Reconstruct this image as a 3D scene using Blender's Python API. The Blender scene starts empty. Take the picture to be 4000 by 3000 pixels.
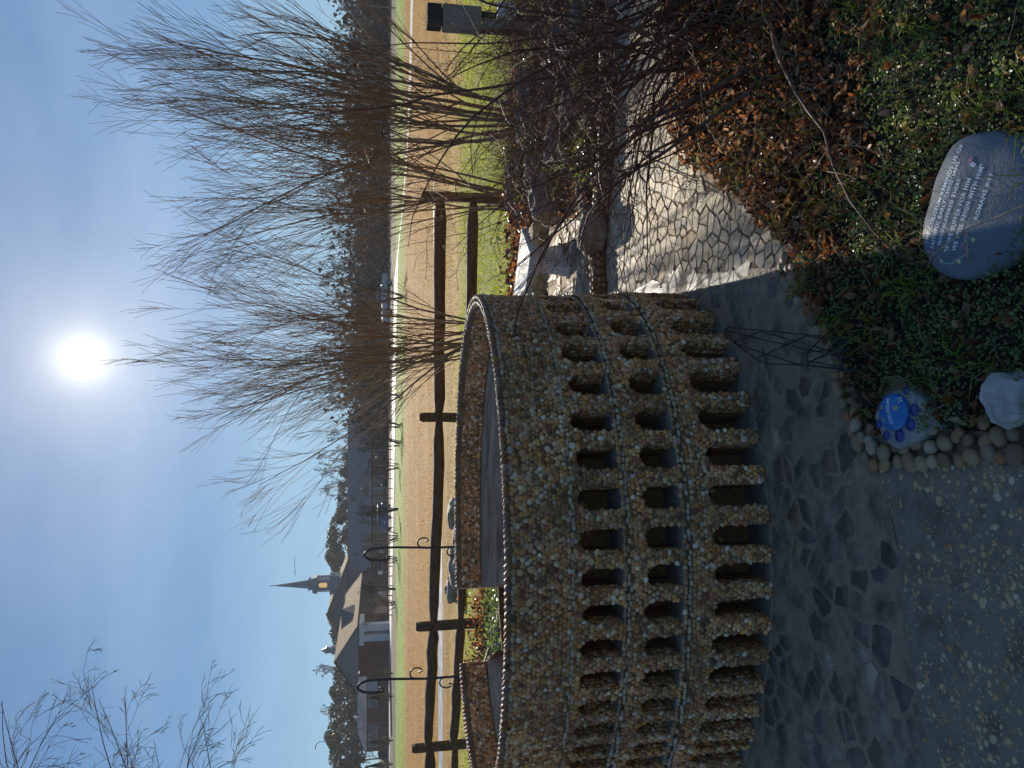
import bpy, math, random
import numpy as np
from mathutils import Vector, Matrix, noise
from mathutils.bvhtree import BVHTree

random.seed(7)
rng = np.random.default_rng(7)
R = math.radians
scene = bpy.context.scene

# ------------------------------------------------------------------ camera
CAM_H, PITCH, FPX = 1.5, R(10.0), 2950.0
sp, cp = math.sin(PITCH), math.cos(PITCH)
cam_d = bpy.data.cameras.new('camera')
cam = bpy.data.objects.new('camera', cam_d)
scene.collection.objects.link(cam)
scene.camera = cam
cam_d.sensor_fit = 'HORIZONTAL'
cam_d.sensor_width = 36.0
cam_d.lens = FPX / 4000.0 * 36.0
cam_d.clip_start = 0.05
cam_d.clip_end = 6000
U_ = Vector((0, sp, cp)); R_ = Vector((1, 0, 0)); F_ = Vector((0, cp, -sp))
# the photograph was taken with the phone on its side: picture-left is up
m = Matrix((-U_, R_, -F_)).transposed().to_4x4()
m.translation = Vector((0, 0, CAM_H))
cam.matrix_world = m

# ------------------------------------------------------------------ light
SUN_EL, SUN_AZ = R(19.6), R(1.8)          # azimuth east of +Y
SUN = Vector((math.sin(SUN_AZ) * math.cos(SUN_EL), math.cos(SUN_AZ) * math.cos(SUN_EL), math.sin(SUN_EL)))
world = bpy.data.worlds.new('World')
scene.world = world
world.use_nodes = True
nt = world.node_tree
nt.nodes.clear()
out = nt.nodes.new('ShaderNodeOutputWorld')
bg = nt.nodes.new('ShaderNodeBackground')
sky = nt.nodes.new('ShaderNodeTexSky')
sky.sky_type = 'NISHITA'
sky.sun_disc = False
sky.sun_elevation = SUN_EL
sky.sun_rotation = SUN_AZ
sky.altitude = 0
sky.air_density = 1.0
sky.dust_density = 0.3
sky.ozone_density = 2.5
SKY_STRENGTH = 0.15
bg.inputs['Strength'].default_value = SKY_STRENGTH
tc = nt.nodes.new('ShaderNodeTexCoord')
dotn = nt.nodes.new('ShaderNodeVectorMath'); dotn.operation = 'DOT_PRODUCT'
nrm = nt.nodes.new('ShaderNodeVectorMath'); nrm.operation = 'NORMALIZE'
nt.links.new(tc.outputs['Generated'], nrm.inputs[0])
nt.links.new(nrm.outputs[0], dotn.inputs[0])
dotn.inputs[1].default_value = SUN
clampn = nt.nodes.new('ShaderNodeMath'); clampn.operation = 'MAXIMUM'; clampn.inputs[1].default_value = 0.0
nt.links.new(dotn.outputs['Value'], clampn.inputs[0])
# the camera-like shoulder of a hazy winter sky: radiance levels off towards the sun instead of running away
shd = nt.nodes.new('ShaderNodeVectorMath'); shd.operation = 'MULTIPLY_ADD'
nt.links.new(sky.outputs[0], shd.inputs[0]); shd.inputs[1].default_value = (1 / 1.08, 1 / 1.7, 1 / 2.4); shd.inputs[2].default_value = (1, 1, 1)
dvd = nt.nodes.new('ShaderNodeVectorMath'); dvd.operation = 'DIVIDE'
nt.links.new(sky.outputs[0], dvd.inputs[0]); nt.links.new(shd.outputs[0], dvd.inputs[1])
last = dvd.outputs[0]
# clear air: pale along the horizon, deeper blue with height
spz = nt.nodes.new('ShaderNodeSeparateXYZ'); nt.links.new(nrm.outputs[0], spz.inputs[0])
zr = nt.nodes.new('ShaderNodeValToRGB'); zr.color_ramp.interpolation = 'EASE'
zr.color_ramp.elements[0].position = 0.0; zr.color_ramp.elements[0].color = (.92, 1, 1.0, 1)
zr.color_ramp.elements[1].position = 1.0; zr.color_ramp.elements[1].color = (.44, .56, .72, 1)
for p_, c_ in ((.10, (.70, .86, .95)), (.22, (.44, .64, .84)), (.42, (.33, .53, .76))):
    e_ = zr.color_ramp.elements.new(p_); e_.color = (*c_, 1)
nt.links.new(spz.outputs['Z'], zr.inputs[0])
zm = nt.nodes.new('ShaderNodeVectorMath'); zm.operation = 'MULTIPLY'
nt.links.new(last, zm.inputs[0]); nt.links.new(zr.outputs[0], zm.inputs[1]); last = zm.outputs[0]
# the sun's own disc and aureole in the air
for power, col in ((60000, (400, 390, 360)), (16000, (6, 5.7, 5.1)), (2200, (1.8, 1.65, 1.4)), (260, (.75, .62, .45)), (30, (.42, .34, .24)), (6, (.10, .08, .06))):
    pw = nt.nodes.new('ShaderNodeMath'); pw.operation = 'POWER'; pw.inputs[1].default_value = power
    nt.links.new(clampn.outputs[0], pw.inputs[0])
    sc_ = nt.nodes.new('ShaderNodeVectorMath'); sc_.operation = 'SCALE'
    sc_.inputs[0].default_value = col
    nt.links.new(pw.outputs[0], sc_.inputs['Scale'])
    ad = nt.nodes.new('ShaderNodeVectorMath'); ad.operation = 'ADD'
    nt.links.new(last, ad.inputs[0]); nt.links.new(sc_.outputs[0], ad.inputs[1])
    last = ad.outputs[0]
# thin uneven veil of cirrus
mpc = nt.nodes.new('ShaderNodeMapping'); mpc.inputs['Scale'].default_value = (1.6, 3.0, 7.0); mpc.inputs['Rotation'].default_value = (0, .5, .3)
nt.links.new(nrm.outputs[0], mpc.inputs[0])
cn = nt.nodes.new('ShaderNodeTexNoise'); cn.inputs['Scale'].default_value = 1.5; cn.inputs['Detail'].default_value = 7; cn.inputs['Roughness'].default_value = .55
nt.links.new(mpc.outputs[0], cn.inputs['Vector'])
cr_ = nt.nodes.new('ShaderNodeMapRange'); cr_.inputs['From Min'].default_value = .42; cr_.inputs['From Max'].default_value = .75; cr_.inputs['To Max'].default_value = .22
nt.links.new(cn.outputs['Fac'], cr_.inputs['Value'])
cs_ = nt.nodes.new('ShaderNodeVectorMath'); cs_.operation = 'SCALE'; cs_.inputs[0].default_value = (1.0, 1.0, 1.0)
nt.links.new(cr_.outputs[0], cs_.inputs['Scale'])
ca_ = nt.nodes.new('ShaderNodeVectorMath'); ca_.operation = 'ADD'
nt.links.new(last, ca_.inputs[0]); nt.links.new(cs_.outputs[0], ca_.inputs[1]); last = ca_.outputs[0]
nt.links.new(last, bg.inputs['Color'])
nt.links.new(bg.outputs[0], out.inputs['Surface'])

sun_d = bpy.data.lights.new('sun', 'SUN')
sun_d.energy = 3.9
sun_d.angle = R(0.5)
sun_d.color = (1.0, 0.93, 0.80)
sun_o = bpy.data.objects.new('sun', sun_d)
scene.collection.objects.link(sun_o)
sun_o.rotation_euler = SUN.to_track_quat('Z', 'Y').to_euler()

scene.view_settings.view_transform = 'Standard'
scene.view_settings.look = 'None'
scene.view_settings.exposure = 1.28
scene.view_settings.gamma = 1.0
scene.view_settings.use_curve_mapping = False

# ------------------------------------------------------------------ picture -> place
def ray(X, Y):
    cx, cy = (X - 1500.0) / FPX, (2000.0 - Y) / FPX
    return Vector((cx, cp + cy * sp, -sp + cy * cp))
def at(X, Y, z=0.0):
    d = ray(X, Y)
    t = (z - CAM_H) / d.z
    return Vector((d.x * t, d.y * t, z))
def far(X, Y, dist):
    d = ray(X, Y)
    t = dist / d.y
    return Vector((d.x * t, dist, CAM_H + d.z * t))
def proj(x, y, z):
    z = z - CAM_H
    dep = y * cp - z * sp
    return 1500 + FPX * x / dep, 2000 - FPX * (y * sp + z * cp) / dep

# ------------------------------------------------------------------ materials
def base_mat(name):
    mt = bpy.data.materials.new(name)
    mt.use_nodes = True
    t = mt.node_tree
    return mt, t, t.nodes['Principled BSDF']
def ramp(t, stops, interp='LINEAR'):
    r = t.nodes.new('ShaderNodeValToRGB')
    r.color_ramp.interpolation = interp
    e = r.color_ramp.elements
    while len(e) > 1: e.remove(e[-1])
    e[0].position = stops[0][0]; e[0].color = (*stops[0][1], 1)
    for p, c in stops[1:]:
        x = e.new(p); x.color = (*c, 1)
    return r
def noise_tex(t, scale, detail=4, coord='Object', stretch=None, rough=0.6):
    tcn = t.nodes.new('ShaderNodeTexCoord')
    n = t.nodes.new('ShaderNodeTexNoise')
    n.inputs['Scale'].default_value = scale
    n.inputs['Detail'].default_value = detail
    n.inputs['Roughness'].default_value = rough
    src = tcn.outputs[coord]
    if stretch:
        mp = t.nodes.new('ShaderNodeMapping'); mp.inputs['Scale'].default_value = stretch
        t.links.new(src, mp.inputs[0]); src = mp.outputs[0]
    t.links.new(src, n.inputs['Vector'])
    return n
def add_bump(t, bsdf, height, strength, dist):
    b = t.nodes.new('ShaderNodeBump')
    b.inputs['Strength'].default_value = strength
    b.inputs['Distance'].default_value = dist
    t.links.new(height, b.inputs['Height'])
    t.links.new(b.outputs[0], bsdf.inputs['Normal'])
def mat_noise(name, c1, c2, scale=8, rough=0.85, bump=0.3, bdist=0.004, bscale=None, stretch=None, spec=0.3, c3=None, metal=0.0):
    mt, t, b = base_mat(name)
    n = noise_tex(t, scale, 6, stretch=stretch)
    stops = [(0.34, c1), (0.66, c2)] if c3 is None else [(0.3, c1), (0.5, c2), (0.7, c3)]
    r = ramp(t, stops)
    t.links.new(n.outputs['Fac'], r.inputs[0])
    t.links.new(r.outputs[0], b.inputs['Base Color'])
    b.inputs['Roughness'].default_value = rough
    b.inputs['Metallic'].default_value = metal
    b.inputs['Specular IOR Level'].default_value = spec
    if bump:
        n2 = noise_tex(t, bscale or scale * 4, 6, stretch=stretch)
        add_bump(t, b, n2.outputs['Fac'], bump, bdist)
    return mt
def mat_rnd(name, cols, rough=0.6, spec=0.4, var=0.25, nscale=40, transl=0.0, bump=0.0, interp='LINEAR', bdist=0.003, stain=0.0, stscale=3.0):
    """colour of each piece from its own random number; fine grain on top"""
    mt, t, b = base_mat(name)
    a = t.nodes.new('ShaderNodeAttribute'); a.attribute_name = 'rnd'
    oi = t.nodes.new('ShaderNodeObjectInfo')
    s = t.nodes.new('ShaderNodeMath'); s.operation = 'ADD'
    t.links.new(a.outputs['Fac'], s.inputs[0]); t.links.new(oi.outputs['Random'], s.inputs[1])
    fr = t.nodes.new('ShaderNodeMath'); fr.operation = 'FRACT'
    t.links.new(s.outputs[0], fr.inputs[0])
    k = len(cols)
    r = ramp(t, [(i / max(1, k - 1), c) for i, c in enumerate(cols)], interp)
    t.links.new(fr.outputs[0], r.inputs[0])
    n = noise_tex(t, nscale, 5)
    mr = t.nodes.new('ShaderNodeMapRange')
    mr.inputs['From Min'].default_value = 0.3; mr.inputs['From Max'].default_value = 0.7
    mr.inputs['To Min'].default_value = 1 - var; mr.inputs['To Max'].default_value = 1 + var
    t.links.new(n.outputs['Fac'], mr.inputs['Value'])
    hs = t.nodes.new('ShaderNodeVectorMath'); hs.operation = 'SCALE'
    t.links.new(r.outputs[0], hs.inputs[0]); t.links.new(mr.outputs[0], hs.inputs['Scale'])
    if stain:
        gp_ = t.nodes.new('ShaderNodeNewGeometry')
        ns_ = t.nodes.new('ShaderNodeTexNoise'); ns_.inputs['Scale'].default_value = stscale; ns_.inputs['Detail'].default_value = 6; ns_.inputs['Roughness'].default_value = .65
        t.links.new(gp_.outputs['Position'], ns_.inputs['Vector'])
        ms_ = t.nodes.new('ShaderNodeMapRange'); ms_.inputs['From Min'].default_value = .36; ms_.inputs['From Max'].default_value = .64
        ms_.inputs['To Min'].default_value = 1 - stain; ms_.inputs['To Max'].default_value = 1 + stain * .6
        t.links.new(ns_.outputs['Fac'], ms_.inputs['Value'])
        h2 = t.nodes.new('ShaderNodeVectorMath'); h2.operation = 'SCALE'
        t.links.new(hs.outputs[0], h2.inputs[0]); t.links.new(ms_.outputs[0], h2.inputs['Scale']); hs = h2
    t.links.new(hs.outputs[0], b.inputs['Base Color'])
    b.inputs['Roughness'].default_value = rough
    b.inputs['Specular IOR Level'].default_value = spec
    if bump: add_bump(t, b, n.outputs['Fac'], bump, bdist)
    if transl:
        tr = t.nodes.new('ShaderNodeBsdfTranslucent')
        t.links.new(hs.outputs[0], tr.inputs['Color'])
        mx = t.nodes.new('ShaderNodeMixShader'); mx.inputs[0].default_value = transl
        t.links.new(b.outputs[0], mx.inputs[1]); t.links.new(tr.outputs[0], mx.inputs[2])
        t.links.new(mx.outputs[0], t.nodes['Material Output'].inputs['Surface'])
    return mt
def mat_plain(name, c, rough=0.6, metal=0.0, spec=0.4, emit=None, estr=1.0):
    mt, t, b = base_mat(name)
    n = noise_tex(t, 12, 4)
    r = ramp(t, [(0.3, tuple(v * 0.82 for v in c)), (0.7, tuple(min(1, v * 1.12) for v in c))])
    t.links.new(n.outputs['Fac'], r.inputs[0]); t.links.new(r.outputs[0], b.inputs['Base Color'])
    b.inputs['Roughness'].default_value = rough; b.inputs['Metallic'].default_value = metal
    b.inputs['Specular IOR Level'].default_value = spec
    if emit:
        b.inputs['Emission Color'].default_value = (*emit, 1); b.inputs['Emission Strength'].default_value = estr
    return mt

PEB = [(0.563, 0.258, 0.087), (0.704, 0.430, 0.184), (0.405, 0.150, 0.051), (0.598, 0.318, 0.120), (0.792, 0.593, 0.350), (0.458, 0.181, 0.069), (0.211, 0.090, 0.041),
       (0.669, 0.292, 0.083), (0.546, 0.301, 0.147), (0.132, 0.060, 0.032), (0.634, 0.387, 0.184), (0.493, 0.163, 0.064), (0.827, 0.688, 0.515), (0.422, 0.232, 0.120), (0.581, 0.327, 0.133), (0.334, 0.215, 0.147), (0.686, 0.335, 0.092), (0.334, 0.129, 0.046)]
M_PEB = mat_rnd('pebble_stone', PEB, rough=0.5, spec=0.4, var=0.3, nscale=60, stain=.38, stscale=4.5)
M_RIM = mat_rnd('rim_stone', [(0.173, 0.119, 0.105), (0.360, 0.238, 0.140), (0.302, 0.091, 0.035), (0.187, 0.140, 0.140), (0.432, 0.196, 0.035), (0.115, 0.077, 0.070),
                              (0.331, 0.196, 0.105), (0.202, 0.133, 0.119), (0.324, 0.126, 0.049), (0.346, 0.252, 0.168), (0.173, 0.119, 0.105)], rough=0.6, spec=0.2, var=0.2)
M_LEDGE = mat_rnd('ledge_stone', [(.44, .30, .18), (.56, .42, .25), (.32, .20, .11), (.42, .34, .28), (.60, .48, .32), (.38, .26, .15)], rough=0.5)
M_MORTAR = mat_noise('pebble_mortar', (.12, .075, .038), (.24, .155, .085), 14, 0.9, 0.5, 0.004)
M_NICHE = mat_noise('niche_mortar', (.22, .11, .045), (.38, .20, .085), 22, 0.9, 0.6, 0.006)
M_FLOOR = mat_noise('niche_floor_cement', (.20, .17, .13), (.34, .29, .23), 18, 0.75, 0.3, 0.003)
M_SEAT = mat_noise('grained_cement', (.22, .165, .11), (.54, .44, .32), 3.0, 0.85, 1.0, 0.03, bscale=5, stretch=(1, 1, 16))
M_PAVE = mat_rnd('paving_slate', [(0.430, 0.340, 0.218), (0.553, 0.448, 0.305), (0.328, 0.262, 0.174), (0.492, 0.389, 0.252), (0.635, 0.516, 0.348), (0.379, 0.302, 0.200), (0.471, 0.330, 0.183), (0.512, 0.428, 0.305), (0.276, 0.233, 0.174), (0.573, 0.457, 0.305), (0.389, 0.340, 0.270)],
                 rough=0.7, spec=0.25, var=0.3, nscale=26, bump=0.5, stain=.28, stscale=5)
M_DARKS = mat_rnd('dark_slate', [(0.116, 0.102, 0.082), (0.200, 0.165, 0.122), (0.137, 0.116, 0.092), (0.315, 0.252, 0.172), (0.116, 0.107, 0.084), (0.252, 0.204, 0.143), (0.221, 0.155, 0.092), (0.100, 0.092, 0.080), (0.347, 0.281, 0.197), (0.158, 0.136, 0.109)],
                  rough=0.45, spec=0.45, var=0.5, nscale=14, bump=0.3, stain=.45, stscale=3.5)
M_PMORT = mat_noise('path_mortar', (.20, .14, .085), (.40, .30, .20), 9, 0.92, 0.7, 0.006, bscale=60)
M_AMORT = mat_noise('apron_mortar', (0.110, 0.085, 0.057), (0.340, 0.254, 0.164), 7, 0.6, 0.9, 0.01, bscale=36, c3=(0.200, 0.150, 0.099))
M_CONC = mat_noise('aggregate_concrete', (.125, .102, .072), (.27, .225, .16), 7, 0.85, 0.9, 0.006, bscale=90, c3=(.185, .155, .11))
M_EDGE = mat_rnd('edging_cobble', [(.26, .16, .075), (.38, .26, .14), (.32, .14, .05), (.46, .36, .23), (.18, .11, .06), (.36, .22, .10), (.26, .20, .13)], rough=0.55, nscale=30)
M_CPEB = mat_rnd('embedded_pebble', [(.48, .31, .13), (.60, .45, .25), (.42, .22, .08), (.54, .38, .19), (.34, .22, .11), (.64, .52, .33)], rough=0.55, nscale=30)
M_SOIL = mat_noise('bed_soil', (.020, .014, .009), (.06, .040, .024), 20, 0.95, 0.8, 0.02)
M_LITTER = mat_rnd('dead_leaf', [(0.204, 0.068, 0.024), (0.357, 0.152, 0.052), (0.102, 0.036, 0.018), (0.442, 0.224, 0.080), (0.238, 0.064, 0.022), (0.561, 0.368, 0.200), (0.136, 0.052, 0.022), (0.425, 0.136, 0.032)],
                   rough=0.38, spec=0.5, var=0.3, transl=0.42)
M_COVER = mat_rnd('ground_cover_leaf', [(.12, .19, .045), (.20, .27, .06), (.09, .15, .045), (.27, .31, .08), (.16, .22, .07), (.32, .30, .12)], rough=0.35, spec=0.5, transl=0.42)
M_GRASS = mat_rnd('lawn_blade', [(.20, .28, .02), (.34, .40, .04), (.13, .20, .015), (.46, .44, .08), (.25, .33, .03), (.55, .46, .14)], rough=0.6, spec=0.2, transl=0.5)
M_STRAW = mat_rnd('straw_blade', [(.32, .165, .028), (.42, .235, .05), (.22, .11, .022), (.36, .19, .036), (.56, .38, .13), (.26, .17, .03)], rough=0.6, spec=0.25, transl=0.4)
M_BARK = mat_noise('willow_bark', (.17, .105, .06), (.31, .21, .125), 20, 0.85, 0.4, 0.004)
M_TWIG = mat_noise('willow_twig', (.15, .06, .026), (.28, .125, .06), 20, 0.8, 0)
M_BUSH = mat_noise('shrub_bark', (.065, .03, .018), (.19, .09, .055), 30, 0.6, 0.3, 0.002)
M_STALK = mat_noise('brown_dead_stalk', (.10, .045, .028), (.26, .14, .08), 25, 0.7, 0)
M_PALETW = mat_noise('pale_twig', (.10, .085, .07), (.24, .21, .18), 20, 0.7, 0)
M_WOOD = mat_noise('weathered_rail_wood', (.085, .042, .022), (.19, .105, .06), 5, 0.85, 0.7, 0.01, stretch=(1, 1, 6), bscale=14)
M_BENCH = mat_noise('white_cement', (.38, .37, .35), (.62, .60, .56), 7, 0.8, 0.4, 0.004, c3=(.52, .50, .47))
M_BOULD = mat_noise('olive_boulder', (.19, .155, .07), (.36, .29, .15), 5, 0.85, 0.5, 0.01, c3=(.26, .215, .12))
M_GREYB = mat_noise('grey_boulder', (.09, .08, .068), (.26, .23, .19), 7, 0.85, 1.0, 0.02, c3=(.16, .14, .115))
M_TANB = mat_noise('tan_boulder', (.20, .15, .10), (.38, .31, .22), 6, 0.85, 0.5, 0.012)
M_WHITEB = mat_noise('white_quartz', (.30, .29, .27), (.56, .54, .50), 16, 0.7, 0.7, 0.012)
M_IRON = mat_noise('black_iron', (.012, .011, .010), (.035, .03, .027), 30, 0.45, 0.2, 0.001, spec=0.5)
M_WIRE = mat_plain('black_wire', (.014, .014, .016), 0.4)
M_CANE = mat_noise('dry_cane', (.30, .22, .14), (.48, .37, .25), 30, 0.6, 0)
M_GREYP = mat_noise('grey_painted_post', (.21, .175, .13), (.29, .245, .19), 4, 0.7, 0.2, 0.002)
M_CAPP = mat_noise('dark_post_cap', (.03, .03, .022), (.06, .058, .042), 4, 0.7, 0.2, 0.002)
M_ROADS = mat_noise('pale_road_concrete', (.36, .34, .32), (.48, .46, .44), 0.3, 0.8, 0)
M_GRAV = mat_noise('wet_gravel', (.16, .14, .11), (.50, .47, .42), 2.6, 0.4, 0.5, 0.03, bscale=9, spec=0.6)
M_BRICKW = mat_noise('red_brick_wall', (.10, .045, .032), (.17, .075, .05), 1.2, 0.9, 0.1, 0.01, stretch=(1, 1, 6))
M_WHITEW = mat_plain('white_trim', (.42, .42, .42), 0.6)
M_GABLE = mat_noise('grey_clapboard', (.13, .13, .14), (.18, .18, .19), 1.0, 0.8, 0.2, 0.02, stretch=(.2, .2, 10))
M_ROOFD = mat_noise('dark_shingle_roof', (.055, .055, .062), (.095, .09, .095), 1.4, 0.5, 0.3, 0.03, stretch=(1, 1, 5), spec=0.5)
M_ROOFSUN = mat_noise('sunlit_shingle_roof', (.16, .115, .07), (.25, .185, .12), 1.0, 0.95, 0.2, 0.03, spec=0.03)  # sun on lit roof slopes and trims is painted in as tan
M_SLATE = mat_noise('grey_steeple_cladding', (.13, .15, .18), (.19, .21, .24), 1.0, 0.5, 0.1, 0.02, spec=0.5)
M_LIT = mat_plain('lit_window_glass', (.55, .38, .12), 0.5, emit=(1.0, .60, .20), estr=0.22)
M_GLASS = mat_plain('dark_window_glass', (.02, .025, .03), 0.12, spec=0.6)
M_PINE = mat_rnd('pine_needles', [(.03, .045, .025), (.055, .07, .035), (.02, .032, .018), (.09, .095, .055), (.035, .05, .03)], rough=0.5, transl=0.3)
M_BRUSH = mat_rnd('far_brush', [(.06, .042, .034), (.085, .06, .048), (.045, .034, .03), (.075, .06, .052), (.10, .075, .06)], rough=0.9)
M_FARB = mat_noise('far_bark', (.055, .042, .036), (.095, .072, .06), 3, 0.9, 0)
M_HEDGE = mat_rnd('hedge_leaf', [(.012, .022, .016), (.022, .035, .022), (.016, .026, .02), (.035, .05, .03)], rough=0.4, transl=0.1)
M_CONIF = mat_rnd('thin_conifer_needle', [(.07, .075, .035), (.11, .10, .05), (.06, .06, .03), (.13, .11, .06)], rough=0.8, transl=0.3)
M_ROCKP = mat_noise('painted_blue_grey_stone', (.12, .145, .17), (.17, .195, .22), 6, 0.6, 0.5, 0.003, bscale=110, spec=0.5)
M_BLUE = mat_noise('blue_enamel', (.02, .16, .44), (.03, .20, .52), 12, 0.35, 0.15, 0.002, spec=0.6)
M_LETTER = mat_plain('white_paint', (.80, .86, .88), 0.6)
M_PINK = mat_plain('pink_paint', (.52, .20, .30), 0.6)
M_YEL = mat_plain('yellow_paint', (.60, .55, .25), 0.6)
M_LEAFP = mat_plain('pale_green_paint', (.35, .52, .48), 0.6)
M_PAD = mat_noise('pale_cement_pad', (.24, .24, .23), (.36, .36, .34), 14, 0.85, 0.5, 0.003)
def _gem():
    mt, t, b = base_mat('blue_glass')
    n = noise_tex(t, 20, 2)
    r = ramp(t, [(.3, (.01, .035, .20)), (.7, (.03, .09, .40))])
    t.links.new(n.outputs['Fac'], r.inputs[0]); t.links.new(r.outputs[0], b.inputs['Base Color'])
    b.inputs['Roughness'].default_value = 0.06; b.inputs['Transmission Weight'].default_value = 0.35
    b.inputs['Specular IOR Level'].default_value = 0.8
    return mt
M_GEM = _gem()

# ------------------------------------------------------------------ object helpers
def link(o):
    scene.collection.objects.link(o)
    return o
def tag(o, label=None, cat=None, group=None, kind=None):
    if label: o['label'] = label
    if cat: o['category'] = cat
    if group: o['group'] = group
    if kind: o['kind'] = kind
    return o
def empty(name, loc, label, cat, group=None, rz=0):
    o = bpy.data.objects.new(name, None)
    o.empty_display_size = 0.1
    link(o)
    o.location = loc; o.rotation_euler = (0, 0, rz)
    return tag(o, label, cat, group)
def put(name, me, mt, parent=None, loc=None, kind=None):
    if mt is not None and not me.materials: me.materials.append(mt)
    o = bpy.data.objects.new(name, me)
    link(o)
    if parent is not None: o.parent = parent
    if loc is not None: o.location = loc
    if kind: o['kind'] = kind
    return o
def mesh(name, V, F, smooth=False, rnd=None, uvs=None):
    """V (n,3) array, F array of equal-size faces or list of faces"""
    me = bpy.data.meshes.new(name)
    V = np.asarray(V, dtype=np.float32).reshape(-1, 3)
    if isinstance(F, np.ndarray):
        k = F.shape[1]; nf = len(F)
        me.vertices.add(len(V)); me.vertices.foreach_set('co', V.ravel())
        me.loops.add(nf * k); me.loops.foreach_set('vertex_index', F.astype(np.int32).ravel())
        me.polygons.add(nf)
        me.polygons.foreach_set('loop_start', np.arange(0, nf * k, k, dtype=np.int32))
        me.polygons.foreach_set('use_smooth', np.full(nf, smooth))
        me.update(calc_edges=True)
    else:
        me.from_pydata(V.tolist(), [], [list(map(int, f)) for f in F])
        me.polygons.foreach_set('use_smooth', np.full(len(me.polygons), smooth))
        me.update()
    if rnd is not None:
        a = me.attributes.new('rnd', 'FLOAT', 'POINT')
        a.data.foreach_set('value', np.asarray(rnd, dtype=np.float32))
    return me
def scatter(name, PV, PF, M, P, rnd, smooth=True):
    """many transformed copies of a prototype in one mesh. M (n,3,3) rows=basis vectors (already scaled)"""
    n = len(P)
    V = np.einsum('vj,njk->nvk', PV, M) + P[:, None, :]
    F = (PF[None] + (np.arange(n) * len(PV))[:, None, None]).reshape(-1, PF.shape[1])
    return mesh(name, V.reshape(-1, 3), F, smooth, np.repeat(rnd, len(PV)))
class MB:
    def __init__(s): s.v = []; s.f = []
    def face(s, *pts):
        i = len(s.v); s.v += [tuple(p) for p in pts]; s.f.append(list(range(i, i + len(pts))))
    def box(s, x0, x1, y0, y1, z0, z1):
        i = len(s.v)
        s.v += [(x0, y0, z0), (x1, y0, z0), (x1, y1, z0), (x0, y1, z0), (x0, y0, z1), (x1, y0, z1), (x1, y1, z1), (x0, y1, z1)]
        s.f += [[i + a for a in q] for q in ((0, 3, 2, 1), (4, 5, 6, 7), (0, 1, 5, 4), (1, 2, 6, 5), (2, 3, 7, 6), (3, 0, 4, 7))]
    def prism(s, poly, a, b):
        """poly: list of points; extruded by vector from offset a to offset b"""
        n = len(poly); i = len(s.v)
        a = Vector(a); b = Vector(b)
        s.v += [tuple(Vector(p) + a) for p in poly] + [tuple(Vector(p) + b) for p in poly]
        s.f.append([i + k for k in range(n)][::-1]); s.f.append([i + n + k for k in range(n)])
        for k in range(n):
            s.f.append([i + k, i + (k + 1) % n, i + n + (k + 1) % n, i + n + k])
    def tube(s, pts, rad, sides=6, cap=True):
        pts = [Vector(p) for p in pts]
        if not hasattr(rad, '__len__'): rad = [rad] * len(pts)
        i = len(s.v); prev = None
        for k, p in enumerate(pts):
            t = (pts[min(k + 1, len(pts) - 1)] - pts[max(k - 1, 0)]).normalized()
            if prev is None:
                u = t.orthogonal().normalized()
            else:
                u = (prev - t * prev.dot(t)).normalized()
            prev = u; w = t.cross(u)
            for q in range(sides):
                a = 2 * math.pi * q / sides
                s.v.append(tuple(p + (u * math.cos(a) + w * math.sin(a)) * rad[k]))
        for k in range(len(pts) - 1):
            for q in range(sides):
                s.f.append([i + k * sides + q, i + k * sides + (q + 1) % sides, i + (k + 1) * sides + (q + 1) % sides, i + (k + 1) * sides + q])
        if cap:
            s.f.append([i + q for q in range(sides)][::-1])
            s.f.append([i + (len(pts) - 1) * sides + q for q in range(sides)])
    def build(s, name, mt, parent=None, smooth=False, loc=None, kind=None, bevel=0):
        me = mesh(name, s.v, s.f, smooth)
        o = put(name, me, mt, parent, loc, kind)
        if bevel:
            b = o.modifiers.new('bevel', 'BEVEL'); b.width = bevel; b.segments = 2; b.limit_method = 'ANGLE'
        return o
class Tubes:
    """fast thin tubes, collected with numpy"""
    def __init__(s): s.V = []; s.F = []; s.n = 0; s.r = []
    def add(s, pts, rad, sides=3):
        pts = np.asarray(pts, float); rad = np.asarray(rad, float)
        d = pts[-1] - pts[0]; L = np.linalg.norm(d)
        if L < 1e-6: return
        d /= L
        ref = np.array([0.3, 0.9, 0.1]) if abs(d[2]) > 0.6 else np.array([0, 0, 1.0])
        u = np.cross(d, ref); u /= np.linalg.norm(u); w = np.cross(d, u)
        a = np.arange(sides) * 2 * math.pi / sides
        ring = np.cos(a)[:, None] * u + np.sin(a)[:, None] * w
        V = pts[:, None, :] + rad[:, None, None] * ring[None]
        k = len(pts); q = np.arange(sides)
        base = s.n + np.arange(k - 1)[:, None] * sides
        F = np.stack([base + q, base + (q + 1) % sides, base + sides + (q + 1) % sides, base + sides + q], -1).reshape(-1, 4)
        s.V.append(V.reshape(-1, 3)); s.F.append(F); s.n += k * sides
        s.r.append(np.full(k * sides, rng.random()))
    def mesh(s, name):
        return mesh(name, np.concatenate(s.V), np.concatenate(s.F), True, np.concatenate(s.r))

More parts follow.
